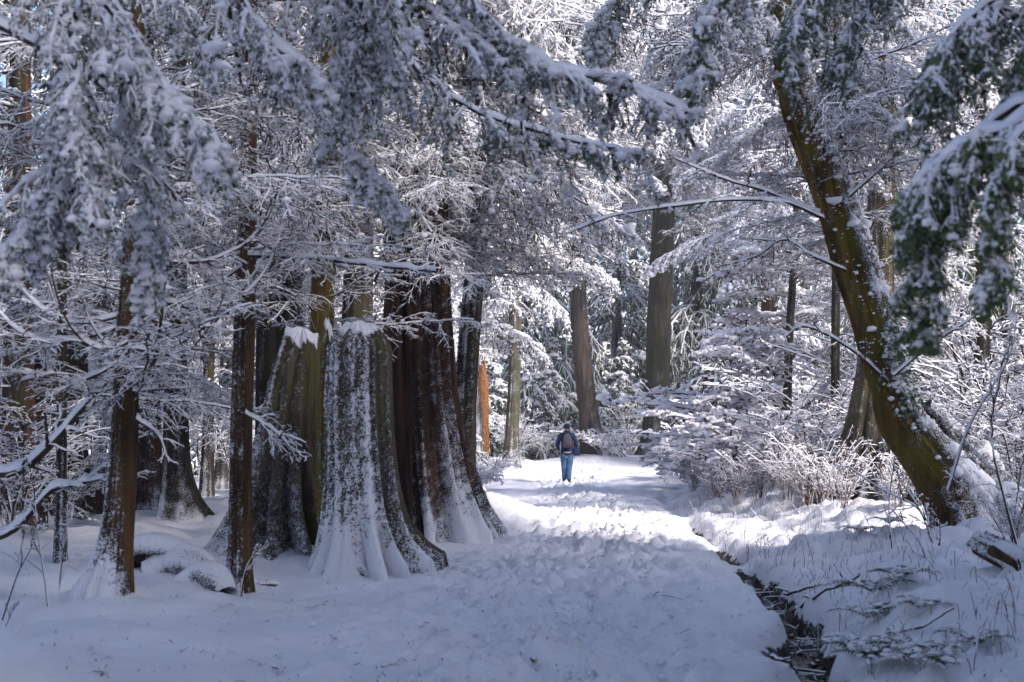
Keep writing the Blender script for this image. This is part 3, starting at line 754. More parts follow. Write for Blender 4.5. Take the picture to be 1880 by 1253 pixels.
# mossy patches, broken stub on the leaning tree
def stub(t, B, px, py, Y, d, L, r, mat, seed, name='branch_stub'):
    p = at(px, py, Y) - B
    d = norm(np.array(d, float))
    link(name, trunk_mesh([p, p + d * L * .5, p + d * L], [r, r * .8, r * .6], K=16, rows=20, furrow=.1, mat=mat, seed=seed, cap=True, snow_dir=(0, 0, 1), snow_amt=.35), t)
Yb = 17.7
link('root_flare', trunk_mesh([at(1690, 750, Yb) - rB, at(1745, 820, Yb + .1) - rB, at(1800, 890, Yb) - rB, at(1835, 960, Yb - .2) - rB, at(1860, 1040, Yb - .3) - rB], [.12, .24, .33, .40, .45], K=70, rows=90, furrow=.34, fk=2.2, zfreq=3.2,
     mat='bark_dark', snow_dir=(.5, -.3, .8), snow_amt=.42, snow_base=0, speck=9, seed=77, lump=.05), rt)
def surface_clumps(t, B, P, R, h0, h1, side, n, r, name, mats, seed, leaf=0, spread=.9):
    rng = np.random.default_rng(seed); mb = MB()
    C0 = spline(P, 200); RR = np.interp(np.linspace(0, 1, 200), np.linspace(0, 1, len(R)), R)
    ks = np.nonzero((C0[:, 2] >= h0) & (C0[:, 2] <= h1))[0]; k = rng.choice(ks, n)
    sd_ = norm(np.array(side, float)); d = norm(sd_ + rng.normal(0, spread, (n, 3)) * (1, 1, .3))
    T_ = norm(np.gradient(C0, axis=0))[k]; d = norm(d - T_ * (d * T_).sum(1, keepdims=True))
    q = C0[k] + d * (RR[k] * 1.03)[:, None]
    blobs(mb, q, r * rng.lognormal(0, .5, n), rng, 1, .75, 0, .35)
    if leaf:
        m = rng.integers(0, n, leaf); p = q[m] + rng.normal(0, .04, (leaf, 3)); dd = norm(d[m] * .6 + rng.normal(0, .5, (leaf, 3)) - UP * .7); l = rng.uniform(.05, .12, (leaf, 1)); sdv = norm(np.cross(dd, rng.normal(0, 1, (leaf, 3)))) * .012
        mb.add(np.stack([p, p + dd * l * .5 + sdv, p + dd * l, p + dd * l * .5 - sdv], 1), np.arange(leaf * 4).reshape(-1, 4), 2)
    o = link(name, mb.mesh(name, mats), t); o['kind'] = 'stuff'
_rR = [a * .5 * 17.5 / FPX for a in [135, 108, 90, 78, 68, 74, 76, 70, 66, 68, 62, 54]] + [.2]
surface_clumps(rt, rB, rP, _rR, .6, 6, (1, -.5, .5), 700, .028, 'snow_cover', MS_EARLY, 1, spread=.45)
surface_clumps(rt, rB, rP, _rR, 2.0, 6, (0, -1, .1), 260, .010, 'snow_cover', MS_EARLY, 2, spread=.9)
surface_clumps(rt, rB, rP, _rR, 1.5, 2.6, (.6, -1, .1), 260, .026, 'foliage', [M['twig'], M['snow'], M['needle']], 3, leaf=900, spread=.4)
stub(rt, rB, 1470, 215, 17.5, (-.5, 0, .9), .55, .13, 'bark_ochre', 5)

# ------------------------------------------------------------------ boughs on those trees
add_boughs(t1, t1P, LIB_ARM, 9, 1.7, 2.9, .55, .75, 1, 'branch', tilt=(-.1, .2))
add_boughs(t1, t1P, LIB_DEAD, 24, 1.5, 6.5, .55, .8, 2)
add_boughs(t2, t2P, LIB_DEAD, 24, 2.9, 7.0, .6, .8, 3)
add_boughs(t3, t3P, LIB_DEAD, 26, 2.6, 9.5, .7, 1.1, 4)
add_boughs(t4[0], t4[2], LIB_DEAD, 14, 2.0, 10, .8, 1.2, 5)
add_boughs(t5[0], t5[2], LIB_DEAD, 16, 1.6, 9, .8, 1.2, 6)
add_boughs(t6[0], t6[2], LIB_DEAD, 14, 1.7, 9, .9, 1.2, 7)
add_boughs(t7[0], t7[2], LIB_DROOP, 16, 3.0, 13, .9, 1.2, 8)
add_boughs(t8[0], t8[2], LIB_DEAD, 16, 1.2, 9, .8, 1.2, 9)
add_boughs(big, bigP, LIB_DEAD, 30, 4.0, 7.2, .75, .8, 10, az=-1.2, azs=2.0, tilt=(-.5, .05))
add_boughs(big, bigP, LIB_DROOP, 14, 5.2, 9.0, .9, 1.0, 11)
add_boughs(lean, lP, LIB_DROOP, 16, 4.6, 10, .6, .8, 12)
add_boughs(lean, lP, LIB_DEAD, 22, 3.6, 9, .8, 1.3, 121, az=-.1, azs=1.3, tilt=(-.5, -.05))
add_boughs(f1[0], f1[2], LIB_DROOP, 14, 3.6, 14, .9, 1.3, 13)
add_boughs(f2[0], f2[2], LIB_DEAD, 26, 8.0, 18, 1.5, 1.8, 141)
add_boughs(f2[0], f2[2], LIB_DROOP, 18, 8.5, 20, 1.0, 1.5, 14)
add_boughs(f3[0], f3[2], LIB_DEAD, 30, 9.5, 20, 1.6, 1.9, 151)
add_boughs(f3[0], f3[2], LIB_DROOP, 24, 11.0, 24, 1.2, 1.6, 15)
add_boughs(f4[0], f4[2], LIB_DROOP, 24, 3, 18, 1.0, 1.4, 16)
add_boughs(f5[0], f5[2], LIB_DROOP, 16, 4.0, 14, .8, 1.1, 17)
add_boughs(ct_, cP, LIB_DROOP, 9, 3.4, 9, .6, .8, 18, az=0.2, azs=1.4)
add_boughs(ct_, cP, LIB_DEAD, 10, 3.0, 9, .7, .9, 181)
add_boughs(rt, rP, LIB_DEAD, 20, 3.4, 7.6, .7, .9, 191)
add_boughs(rt, rP, LIB_DROOP, 16, 5.0, 7.5, .45, .6, 19)

# ------------------------------------------------------------------ distant snow-laden conifers
rb = np.random.default_rng(9)
FAR = [  # px, Y, scale, which, label
    (1130, 74, 1.05, 0, 'white drooping conifer between the two far trunks beyond the walker'),
    (1165, 90, 1.3, 2, 'tall dim conifer left of the thick dark olive trunk'),
    (1285, 70, 1.0, 1, 'dark green snow-laden conifer right of the thick dark olive trunk'),
    (1350, 80, 1.25, 0, 'tall snowy conifer above the sunlit shrub'),
    (1475, 66, 1.1, 1, 'snow-laden conifer seen past the left side of the crooked tree'),
    (1010, 84, 1.2, 0, 'tall snowy conifer behind the grey-brown trunk'),
    (960, 68, 1.05, 1, 'grey snowy conifer above the bent bough left of the walker'),
    (900, 76, 1.2, 2, 'dim conifer behind the orange split stump'),
    (1560, 60, 1.05, 2, 'dim conifer behind the buttressed cedar'),
    (1660, 55, 1.0, 0, 'snowy conifer right of the crooked tree'),
    (1750, 48, .95, 1, 'drooping conifer behind the right thicket'),
    (1850, 44, .9, 2, 'dim conifer at the right edge'),
    (820, 60, 1.1, 0, 'conifer behind the leaning speckled trunk'),
    (690, 46, .95, 2, 'dim conifer behind the massive ragged trunk, left side'),
    (540, 50, 1.0, 2, 'grey conifer behind the mossy trunk'),
    (380, 48, .95, 2, 'snowy conifer behind the dark trunks, left of the second slim tree'),
    (220, 42, .9, 2, 'dim conifer directly behind the far left slim tree'),
    (90, 40, .9, 2, 'grey conifer behind the broad shaded stump'),
    (-30, 34, .8, 2, 'snowy conifer cut by the left edge'),
    (460, 80, 1.4, 2, 'far conifer seen through the left branches'),
    (300, 85, 1.4, 2, 'far conifer high behind the left arching branches'),
    (120, 90, 1.4, 2, 'far dim conifer at the left edge of the wood'),
    (620, 90, 1.5, 2, 'far conifer above the mossy trunk'),
    (770, 95, 1.5, 2, 'far conifer high above the massive trunk'),
    (1080, 110, 1.7, 2, 'furthest dim conifer straight above the walker'),
    (1230, 105, 1.7, 0, 'furthest snowy conifer behind the thick olive trunk'),
    (1420, 100, 1.6, 2, 'furthest dim conifer behind the orange-brown trunk'),
    (1610, 95, 1.6, 1, 'furthest conifer behind the crooked tree'),
    (1790, 90, 1.5, 0, 'furthest conifer at the right of the wood'),
    (930, 115, 1.8, 1, 'furthest conifer above the bent bough'),
    (10, 70, 1.3, 2, 'far conifer in the upper left corner'),
    (1900, 75, 1.3, 1, 'far conifer in the upper right corner'),
]
for px, Y, s, k, lab in FAR:
    x = (px - 940) / FPX * Y
    o = thing('far_conifer', (x, Y, H(x, Y)), lab, 'tree', 'snow-laden conifers of the wood behind', rb.uniform(0, 6.28))
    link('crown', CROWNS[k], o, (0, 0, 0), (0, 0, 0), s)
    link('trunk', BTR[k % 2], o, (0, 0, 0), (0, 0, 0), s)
# young snowed-in firs and bent saplings at eye level
YF = [
    (905, 57, .8, 0, 'rounded snowed-in young fir at the path side, left of the walker'),
    (975, 58, .75, 1, 'frosted young fir directly left of the walker'),
    (1010, 62, .9, 0, 'frosted young fir behind the walker'),
    (1100, 60, .62, 1, 'small snow-draped fir right beside the walker'),
    (1140, 66, .9, 0, 'greenish snowy young fir under the far trunks'),
    (1175, 68, 1.0, 1, 'snowy young fir left of the thick olive trunk'),
    (1250, 70, .8, 0, 'white young fir right of the thick olive trunk'),
    (1300, 52, 1.0, 1, 'sunlit young fir behind the white shrub'),
    (875, 40, .32, 1, 'little snow-covered fir beside the leaning speckled trunk'),
    (420, 52, .9, 0, 'young fir in the gap left of the second slim tree'),
    (360, 46, .9, 1, 'young snowy fir in the left gap behind the root flare'),
    (1040, 72, 1.3, 1, 'tall young fir behind the frosted firs'),
    (1120, 78, 1.4, 0, 'tall white young fir between the far trunks'),
]
for px, Y, s, k, lab in YF:
    x = (px - 940) / FPX * Y
    o = thing('young_fir', (x, Y, H(x, Y) - .1), lab, 'tree', 'young snowed-in firs beyond the path', rb.uniform(0, 6.28))
    link('crown', YOUNG[k], o, (0, 0, 0), (0, 0, 0), s)
    link('trunk', YTR, o, (0, 0, 0), (0, 0, 0), s)

# unseen tall firs added around the camera: they shade the near path and upper left
SHADE = [(-4.5, -9, 1.2, 2), (2, -8.5, 1.2, 0), (8, -8, 1.25, 1), (5, -3.5, 1.0, 2), (13.5, -7, 1.3, 0), (10, -2, 1.05, 1), (17, -3, 1.2, 1), (9.8, 3, .8, 2), (13.5, 3, 1.0, 0), (18, 4, 1.1, 1), (12, 8, .9, 2), (13.8, -2.5, 1.0, 1), (8.6, 5.5, .95, 0), (8.2, 9.5, .75, 1), (10.5, 12.5, .75, 0), (-10, 8, 1.0, 2), (-15, 19, 1.1, 1), (-7.5, 1, 1.0, 2), (-6, -4, 1.1, 0)]
for (x, y, s, k) in SHADE:
    o = thing('shade_fir', (x, y, H(x, y)), 'unseen tall dark fir added beside and behind the viewer to cast shade', 'tree', 'unseen firs added for shade')
    link('crown', CROWNS[k], o, (0, 0, 0), (0, 0, x), s); link('trunk', BTR[k % 2], o, (0, 0, 0), (0, 0, 0), s)
for (x, y, s) in ((12.8, 18, 1.4), (13.5, 21.5, 1.5), (14.2, 25, 1.6), (15, 28.5, 1.6), (16.2, 32, 1.6)):  # unseen young firs added to keep the sun off the right thicket
    o = thing('young_fir', (x, y, H(x, y)), 'unseen young dark fir added to the right of the thicket to shade it', 'tree', 'unseen young firs added for shade')
    link('crown', YOUNG[0], o, (0, 0, 0), (0, 0, x), s); link('trunk', YTR, o, (0, 0, 0), (0, 0, 0), s)
# crowns of the left and right trees, above the top of the frame
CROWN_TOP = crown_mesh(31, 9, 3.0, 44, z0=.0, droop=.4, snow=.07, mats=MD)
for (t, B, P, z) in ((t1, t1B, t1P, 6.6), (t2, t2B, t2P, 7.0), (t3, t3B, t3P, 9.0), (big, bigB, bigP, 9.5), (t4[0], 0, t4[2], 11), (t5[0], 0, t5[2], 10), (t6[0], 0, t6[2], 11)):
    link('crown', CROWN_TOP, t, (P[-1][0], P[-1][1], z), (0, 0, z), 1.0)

# ------------------------------------------------------------------ near boughs (out-of-frame trunks beside the camera)
def near_tree(name, B, Ht, r, label, seed):
    t = thing(name, B, label, 'tree')
    link('trunk', trunk_mesh([(0, 0, -.4), (0, 0, Ht * .5), (.1, 0, Ht)], [r, r * .8, r * .4], K=40, rows=80, mat='bark_dark', seed=seed, flare=.4), t)
    return t
LB = np.array([-4.6, 7.2, 0.0]); LB[2] = H(LB[0], LB[1])
nl = near_tree('hemlock', LB, 11, .2, 'near hemlock at the left whose snow-loaded boughs hang over the upper left', 201)
RB = np.array([3.6, 5.2, 0.0]); RB[2] = H(RB[0], RB[1])
nr = near_tree('cedar', RB, 9, .16, 'near cedar at the right whose green sprays hang over the right side', 202)
def near_bough(t, B, pts, Y, seed, root=None, n=22, Y2=None, **kw):
    W = []
    if root is not None: W.append(np.array(root, float))
    for i, (px, py) in enumerate(pts):
        yy = Y if Y2 is None else Y + (Y2 - Y) * i / (len(pts) - 1)
        W.append(at(px, py, yy))
    W = spline(np.array(W), n) - B
    d = dict(r0=.014, n1=36, n2=7, n3=4, l1=.5, u0=.3, l2=.36, l3=.42, droop=(.6, .95), snow=(.045, .022, .009), clump=.022, nclump=240, needle=3, nlen=.035, nwid=.004, mats=MS, clod=0, curl=.2, flat=.4, pel=700, pelr=.011)
    d.update(kw)
    d['l1'] = d['l1'] / np.linalg.norm(np.diff(W, axis=0), axis=1).sum() * 1.3
    link('branch', bough(seed, W, name='near_bough', **d), t)
def lroot(z): return (LB[0], LB[1], z)
near_bough(nl, LB, [(60, -160), (200, 30), (265, 130), (335, 215), (410, 300)], 7.4, 1, lroot(5.2), l1=.42, nclump=420, clump=.03, snow=(.12, .035, .013), clod=1)
near_bough(nl, LB, [(40, -120), (120, 0), (150, 180), (165, 300), (190, 400)], 7.0, 2, lroot(5.0), l1=.34, n1=30, snow=(.08, .03, .012))
near_bough(nl, LB, [(20, 60), (130, 190), (135, 300), (80, 380), (20, 460)], 7.2, 3, lroot(4.4), l1=.4, snow=(.08, .03, .012), clump=.03)
near_bough(nl, LB, [(100, 100), (240, 230), (275, 350), (270, 450), (262, 500)], 7.8, 4, lroot(4.8), l1=.3, clump=.03, n1=30)
near_bough(nl, LB, [(200, -200), (400, -60), (490, 80), (560, 130), (600, 180)], 8.2, 5, lroot(6.0), l1=.4, snow=(.08, .03, .012), clump=.03)
near_bough(nl, LB, [(300, -260), (560, -110), (680, 20), (720, 130)], 8.6, 7, lroot(6.6), l1=.45)
near_bough(nl, LB, [(340, -320), (620, -80), (780, 20), (900, 85), (1010, 130), (1150, 165), (1260, 215)], 8.0, 8, lroot(7.0), n=30, n1=50, l1=.42, nclump=420, clump=.03, snow=(.09, .035, .011), Y2=8.8)
near_bough(nl, LB, [(400, -330), (700, -140), (840, -30), (900, 50), (930, 90)], 8.4, 9, lroot(7.2), l1=.35)
near_bough(nl, LB, [(480, -300), (660, -60), (740, 100), (860, 200), (1010, 250), (1180, 290)], 9.4, 10, lroot(6.6), n=30, n1=42, l1=.38, clump=.022, needle=7)
near_bough(nl, LB, [(300, -60), (520, 120), (640, 280), (690, 330), (740, 390)], 9.0, 11, lroot(5.4), l1=.26, n1=30, u0=.5)
near_bough(nl, LB, [(500, -200), (620, 40), (640, 130), (630, 200)], 8.6, 12, lroot(6.2), l1=.35)
near_bough(nl, LB, [(-40, -100), (260, -40), (340, 40), (400, 130)], 9.5, 13, lroot(6.2), l1=.4)
MG = [M['twig'], M['snow'], M['needle_green']]
GK = dict(mats=MG, needle=10, nlen=.045, nwid=.006, clump=.015, nclump=260, droop=(.9, .9), snow=(.05, .018, .009), n1=30, n2=7, n3=3, pel=500, pelr=.010, u0=.4)
def rroot(z): return (RB[0], RB[1], z)
near_bough(nr, RB, [(2000, 150), (1880, 225), (1790, 262), (1715, 310), (1675, 350)], 6.2, 21, rroot(3.2), r0=.02, **dict(GK, l1=.32))
near_bough(nr, RB, [(1990, 170), (1880, 240), (1835, 330), (1820, 440), (1812, 520)], 6.0, 22, rroot(3.1), **dict(GK, l1=.17, n1=20))
near_bough(nr, RB, [(1930, 180), (1760, 290), (1705, 380), (1690, 500), (1698, 620)], 6.4, 23, rroot(3.0), **dict(GK, l1=.2, n1=26))
near_bough(nr, RB, [(2050, -120), (1900, -30), (1800, 20), (1730, 90), (1700, 150)], 6.8, 24, rroot(4.2), **dict(GK, l1=.35, mats=MS))
near_bough(nr, RB, [(2100, -300), (1850, -150), (1650, -90), (1500, -20), (1460, 60), (1450, 110)], 8.5, 25, rroot(5.0), **dict(GK, l1=.3, mats=MS, needle=6))
near_bough(nr, RB, [(2100, -340), (1700, -200), (1450, -100), (1310, 0), (1288, 80), (1290, 160)], 9.0, 26, rroot(5.4), **dict(GK, l1=.28, mats=MS, needle=5, clump=.03))
near_bough(nr, RB, [(2100, -200), (1960, -20), (1900, 80), (1880, 150)], 6.6, 27, rroot(4.0), **dict(GK, l1=.35, mats=MS))
near_bough(nr, RB, [(2100, -240), (1750, -150), (1620, -40), (1560, 50), (1540, 110)], 9.5, 28, rroot(4.8), **dict(GK, l1=.3, mats=MS, needle=6))
near_bough(nr, RB, [(2100, -280), (1650, -220), (1420, -140), (1180, -60), (1120, 20), (1100, 100)], 10.5, 29, rroot(5.8), **dict(GK, l1=.4, mats=MS, needle=5, clump=.03))

# individual snow-lined limbs on the crooked tree
def limb(t, B, pts, Y, seed, Y2=None, **kw):
    d = dict(r0=.022, n1=9, n2=5, n3=2, l1=.45, u0=.15, pel=0, l2=.4, droop=(.05, .3), snow=(.03, .016, .01), clump=0, needle=0, mats=MD, curl=.2)
    d.update(kw)
    near_bough(t, B, pts, Y, seed, Y2=Y2, n=18, **d)
limb(rt, rB, [(1512, 402), (1440, 372), (1340, 368), (1250, 378), (1130, 396), (1040, 430)], 17.3, 41, Y2=16.0, n1=12)
limb(rt, rB, [(1505, 392), (1400, 350), (1330, 330), (1240, 292)], 17.3, 42)
limb(rt, rB, [(1575, 505), (1490, 470), (1440, 440), (1390, 470), (1320, 490)], 17.3, 43)
limb(rt, rB, [(1630, 700), (1560, 640), (1480, 600), (1440, 620)], 17.3, 44)
limb(rt, rB, [(1640, 690), (1700, 640), (1790, 580), (1840, 540), (1880, 480)], 17, 45, snow=(.015, .01, .008))
limb(rt, rB, [(1740, 900), (1780, 780), (1850, 660), (1870, 560)], 16.5, 46, snow=(.01, .01, .008), n1=6)
limb(rt, rB, [(1560, 360), (1650, 280), (1720, 210), (1790, 130)], 17, 47, snow=(.02, .01, .01))
limb(rt, rB, [(1790, 960), (1730, 985), (1680, 930), (1620, 900), (1560, 860)], 16.8, 48, r0=.012, snow=(.02, .012, .01))
# thick snow-lined arms at the left edge
limb(t8[0], t8[1], [(-40, 870), (40, 862), (110, 800), (165, 735), (200, 700)], 13.5, 51, r0=.05, snow=(.06, .02, .012))
limb(t8[0], t8[1], [(-40, 1000), (30, 970), (90, 905), (140, 890), (190, 880)], 12.6, 52, r0=.035, snow=(.05, .02, .012))
for i, pts in enumerate(([(225, 655), (160, 630), (110, 580), (88, 520)], [(225, 655), (200, 640), (165, 590), (150, 540)], [(235, 640), (300, 645), (350, 620), (375, 600)], [(240, 700), (300, 700), (345, 680)],
                         [(245, 720), (300, 715), (340, 715)], [(232, 660), (150, 700), (100, 690), (40, 700)], [(250, 770), (290, 800), (310, 850)])):
    limb(t1, t1B, pts, 12.3, 60 + i, r0=.016, snow=(.035, .014, .009), n1=5, n2=3, n3=1, l1=.3)
limb(t2, t2B, [(455, 470), (560, 475), (700, 490), (800, 500)], 13.9, 71, r0=.02, snow=(.05, .02, .012))
limb(t2, t2B, [(445, 560), (380, 600), (320, 640)], 13.9, 72, r0=.014, snow=(.035, .018, .01))
limb(t2, t2B, [(445, 490), (370, 540), (300, 570), (260, 610)], 13.6, 73, r0=.014, snow=(.035, .018, .01))
limb(t2, t2B, [(450, 760), (500, 790), (540, 830)], 13.6, 74, r0=.012, snow=(.03, .018, .01))

# ------------------------------------------------------------------ shrubs, saplings, thicket
MR = [M['twig_red'], M['snow'], M['needle_dark']]
def shrub_mesh(seed, n, Hh, spread, snow, mats, n1=7, n2=5, n3=0, r=.012, arch=.35, cl=0, ncl=0, upr=.6, name='stems'):
    rng = np.random.default_rng(seed); mb = MB()
    t = np.linspace(0, 1, 9)[None, :, None]
    az = rng.uniform(0, 6.283, n); L = Hh * rng.uniform(.5, 1.1, n); ln = rng.uniform(.1, 1, n) * spread
    d = np.stack([np.cos(az) * ln, np.sin(az) * ln, np.full(n, 1.0)], 1)[:, None, :]
    b0 = rng.normal(0, .12 * Hh * .3, (n, 1, 3)) * (1, 1, 0)
    P0 = b0 + d * L[:, None, None] * t + np.stack([np.cos(az), np.sin(az), -1.2 + 0 * az], 1)[:, None, :] * (arch * L[:, None, None] * t**2.3) + np.cumsum(rng.normal(0, .02, (n, 9, 3)), 1) * Hh * .5 * t
    P0[:, 0, 2] = -.15
    tube4(mb, P0, tapr(P0, r, r * .4), rough(rng, P0, snow))
    P1 = spawn(P0, n1, .8, .42, .12, rng, pts=6, u0=.2, curl=.22, flat=.35, up=upr * .3)
    tube4(mb, P1, tapr(P1, r * .5, r * .3), rough(rng, P1, snow * .9))
    P2 = spawn(P1, n2, .8, .45, .2, rng, pts=4, curl=.25, flat=.4)
    tube4(mb, P2, tapr(P2, r * .35, r * .2), rough(rng, P2, snow * .6, .1, 1.7))
    if n3:
        P3 = spawn(P2, n3, .8, .45, .2, rng, pts=3, curl=.3, flat=.5)
        tube4(mb, P3, tapr(P3, r * .28, r * .18), rough(rng, P3, snow * .5, .1, 1.7))
    if ncl:
        Q = np.concatenate([P1.reshape(-1, 3), P2[:, 2]]); Q = Q[rng.permutation(len(Q))[:ncl]]
        blobs(mb, Q, cl * rng.lognormal(0, .4, len(Q)), rng, 1, .5, 0)
    return mb.mesh(name, mats)
SH_WHITE = [shrub_mesh(400 + i, 15, 3.0, .8, .075, MR, n3=3, cl=.07, ncl=700, arch=.4) for i in range(2)]
SH_THIN = [shrub_mesh(410 + i, 14, 3.0, .6, .022, MD, n3=3, arch=.3, cl=.03, ncl=150) for i in range(3)]
SH_RED = [shrub_mesh(420 + i, 22, 1.2, .6, .012, MR, n1=5, n2=3, r=.006, arch=.15) for i in range(2)]
LIB_MAPLE = [bough(500 + i, std_main(3.0, .25, .3, rngL, wig=.06), r0=.022, n1=18, n2=8, n3=3, l1=.42, l2=.42, droop=(.06, .15), snow=(.10, .07, .045), curl=.2, mats=MR,
                   clump=.07, nclump=380, flat=.12, name='snowy_layered_branch') for i in range(3)]
def shrub(lib, px, Y, s, label, group, name='snowy_shrub', k=None, seed=0):
    x = (px - 940) / FPX * Y
    r = np.random.default_rng(abs(int(px * 13 + Y * 7)))
    k = int(r.integers(len(lib))) if k is None else k
    o = link(name, lib[k], None, (x, Y, H(x, Y)), (0, 0, r.uniform(0, 6.28)), s)
    tag(o, label, 'shrub', group)
    return o
# sapling with layered, thickly snowed branches in the sun
sp_, spB, spP = trunk_tree('layered_sapling', 'thin dark sapling with thick white layers of snow along its sunlit branches', 'tree',
                           [(1441, 850), (1445, 740), (1450, 600), (1460, 450), (1466, 300), (1470, 180)], [18, 16, 15, 13, 11, 9], 33, 'bark_olive', K=20, rows=60, snow_amt=.1, speck=10, seed=131)
add_boughs(sp_, spP, LIB_MAPLE, 15, 1.6, 8.0, .8, .55, 132, az=2.9, azs=1.3)
add_boughs(sp_, spP, LIB_MAPLE, 6, 2.0, 8.0, .8, .5, 133, az=-.4, azs=1.0)
G1 = 'sunlit snow-covered shrubs right of the path'
for a in ((1375, 34, .85, 'round sunlit shrub loaded with white snow, leftmost beside the path bend'), (1400, 31, .9, 'sunlit shrub loaded with snow, in front of the layered sapling'),
          (1430, 36, 1.2, 'tall snow-loaded shrub just left of the layered sapling'), (1350, 39, .8, 'snow-loaded shrub reaching over the far path end'),
          (1480, 31, 1.0, 'snow-loaded shrub right of the layered sapling'), (1410, 42, 1.4, 'tall white shrub behind the round sunlit one'), (1520, 36, 1.3, 'snowy shrub between the sapling and the buttressed cedar')):
    shrub(SH_WHITE, a[0], a[1], a[2], a[3], G1)
for a in ((1290, 37, .62, 'small dense white shrub nearest the far path end'), (1335, 30, .7, 'low dense white shrub in front of the sunlit shrubs'), (1455, 28, .8, 'dense white shrub under the layered sapling'), (1300, 44, 1.0, 'tall white shrub at the far bend of the path')):
    shrub(SH_WHITE, a[0], a[1], a[2], a[3], G1)
G2 = 'bare snow-lined thicket on the right'
for i, (px, Y, s) in enumerate(((1480, 27, .95), (1540, 29, 1.2), (1660, 27, 1.2), (1720, 24, 1.15), (1790, 26, 1.35), (1860, 24, 1.3), (1700, 31, 1.6), (1830, 31, 1.7), (1760, 36, 1.9), (1630, 34, 1.6), (1900, 24, 1.0), (1560, 40, 1.8), (1870, 22, .7))):
    shrub(SH_THIN, px, Y, s, ['bare twiggy shrub at the foot of the layered sapling', 'bare twiggy shrub left of the buttressed cedar', 'bare shrub right of the buttressed cedar', 'bare shrub just behind the crooked mossy tree',
                              'broad bare shrub right of the crooked tree', 'bare shrub at the right edge, middle height', 'tall bare shrub behind the crooked tree', 'tall bare shrub deep in the right thicket',
                              'tallest bare shrub of the right thicket', 'tall bare shrub behind the buttressed cedar', 'low bare shrub at the right edge near the fallen log', 'tall bare shrub behind the snowy sapling', 'small bare shrub beside the fallen log'][i], G2, 'bare_shrub')
G3 = 'reddish brambles along the far bank'
BL = ['leftmost', 'second', 'third', 'fourth', 'fifth', 'sixth', 'seventh', 'eighth', 'ninth', 'tenth', 'eleventh']
for i, (px, Y, s) in enumerate(((1270, 33, .8), (1310, 29, .9), (1350, 27, 1.0), (1395, 26, 1.0), (1440, 25, 1.1), (1480, 24, 1.2), (1510, 23, 1.1), (1545, 21.5, .9), (1640, 20, .9), (1700, 21, 1.0), (1850, 15.5, .8))):
    shrub(SH_RED, px, Y, s, 'reddish bramble clump on the snowy bank, ' + BL[i] + ' from the path bend', G3, 'bramble')
# left side: twiggy understorey
G4 = 'bare snow-lined understorey on the left'
for px, Y, s, lab in ((30, 19, .8, 'low twiggy shrub at the left edge in front of the broad stump'), (110, 21, .8, 'low twiggy shrub before the broad shaded stump'), (-20, 27, 1.5, 'tall bare shrub cut by the left edge'),
                      (190, 29, 1.5, 'tall bare shrub behind the far left slim tree'), (380, 40, 1.6, 'bare shrub in the bright left gap'), (440, 33, 1.3, 'bare shrub behind the second slim tree'),
                      (300, 36, 1.9, 'tall bare shrub behind the snowy root flare'), (80, 33, 1.9, 'tall bare shrub behind the broad shaded stump'), (910, 43, .5, 'small bright shrub by the orange split stump'),
                      (1000, 56, .9, 'bare frosted shrub left of the walker'), (1290, 56, 1.1, 'bare frosted shrub at the far path end'), (1150, 64, 1.2, 'frosted shrub below the thick olive trunk'), (950, 56, 1.0, 'frosted shrub beside the short snow-based trunk')):
    shrub(SH_THIN, px, Y, s, lab, G4, 'bare_shrub')
shrub(SH_WHITE, 890, 42.5, .36, 'snow-capped shrub hiding the foot of the orange split stump', G4)
shrub(SH_WHITE, 868, 38, .35, 'tiny snow-capped shrub under the leaning speckled trunk', G4)
shrub(SH_WHITE, 1105, 55, .55, 'snow-capped shrub at the foot of the grey-brown trunk', G4)

# more dim trees deep in the left and middle wood
G5 = 'dim bare-limbed trees in the shaded wood'
def dim(px, Y, wpx, seed, lab, lib=LIB_DEAD, n=20, h0=1.5, h1=11, mat='bark_dark', s=1.1):
    y0 = 785 + 4178 / Y
    t, B, P = trunk_tree('forest_tree', lab, 'tree', [(px, y0), (px + 3, y0 - 200), (px + 5, 380), (px + 6, 150)], [wpx * 1.2, wpx, wpx * .9, wpx * .8], Y, mat, group=G5, grow=3, K=20, rows=50,
                         furrow=.06, snow_amt=.06, snow_base=.3, speck=8, seed=seed, flare=.3)
    add_boughs(t, P, lib, n, h0, h1, s, s * 1.1, seed)
dim(30, 20, 26, 301, 'thin dim tree at the left edge'); dim(180, 30, 24, 302, 'dim tree left of the far left slim tree'); dim(380, 32, 20, 303, 'thin dim tree between the two slim trees')
dim(530, 29, 26, 304, 'dim tree between the dark trunk and the mossy trunk'); dim(650, 27, 24, 305, 'dim tree above the snow-plastered stump'); dim(720, 33, 26, 306, 'dim tree left of the massive ragged trunk')
dim(110, 16, 18, 308, 'thin dim tree left of the slim trees', h0=1.8, h1=6, n=16, s=.8)

dim(1690, 33, 30, 311, 'dim tree in the right thicket', lib=LIB_DEAD, h0=2, h1=12, s=1.4, n=26); dim(1800, 28, 28, 312, 'dim tree at the right behind green sprays', lib=LIB_DEAD, h0=2, h1=11, s=1.2, n=26)
dim(1530, 30, 16, 313, 'thin dim tree left of the crooked mossy tree', lib=LIB_DEAD, h0=3, h1=11, s=.9)

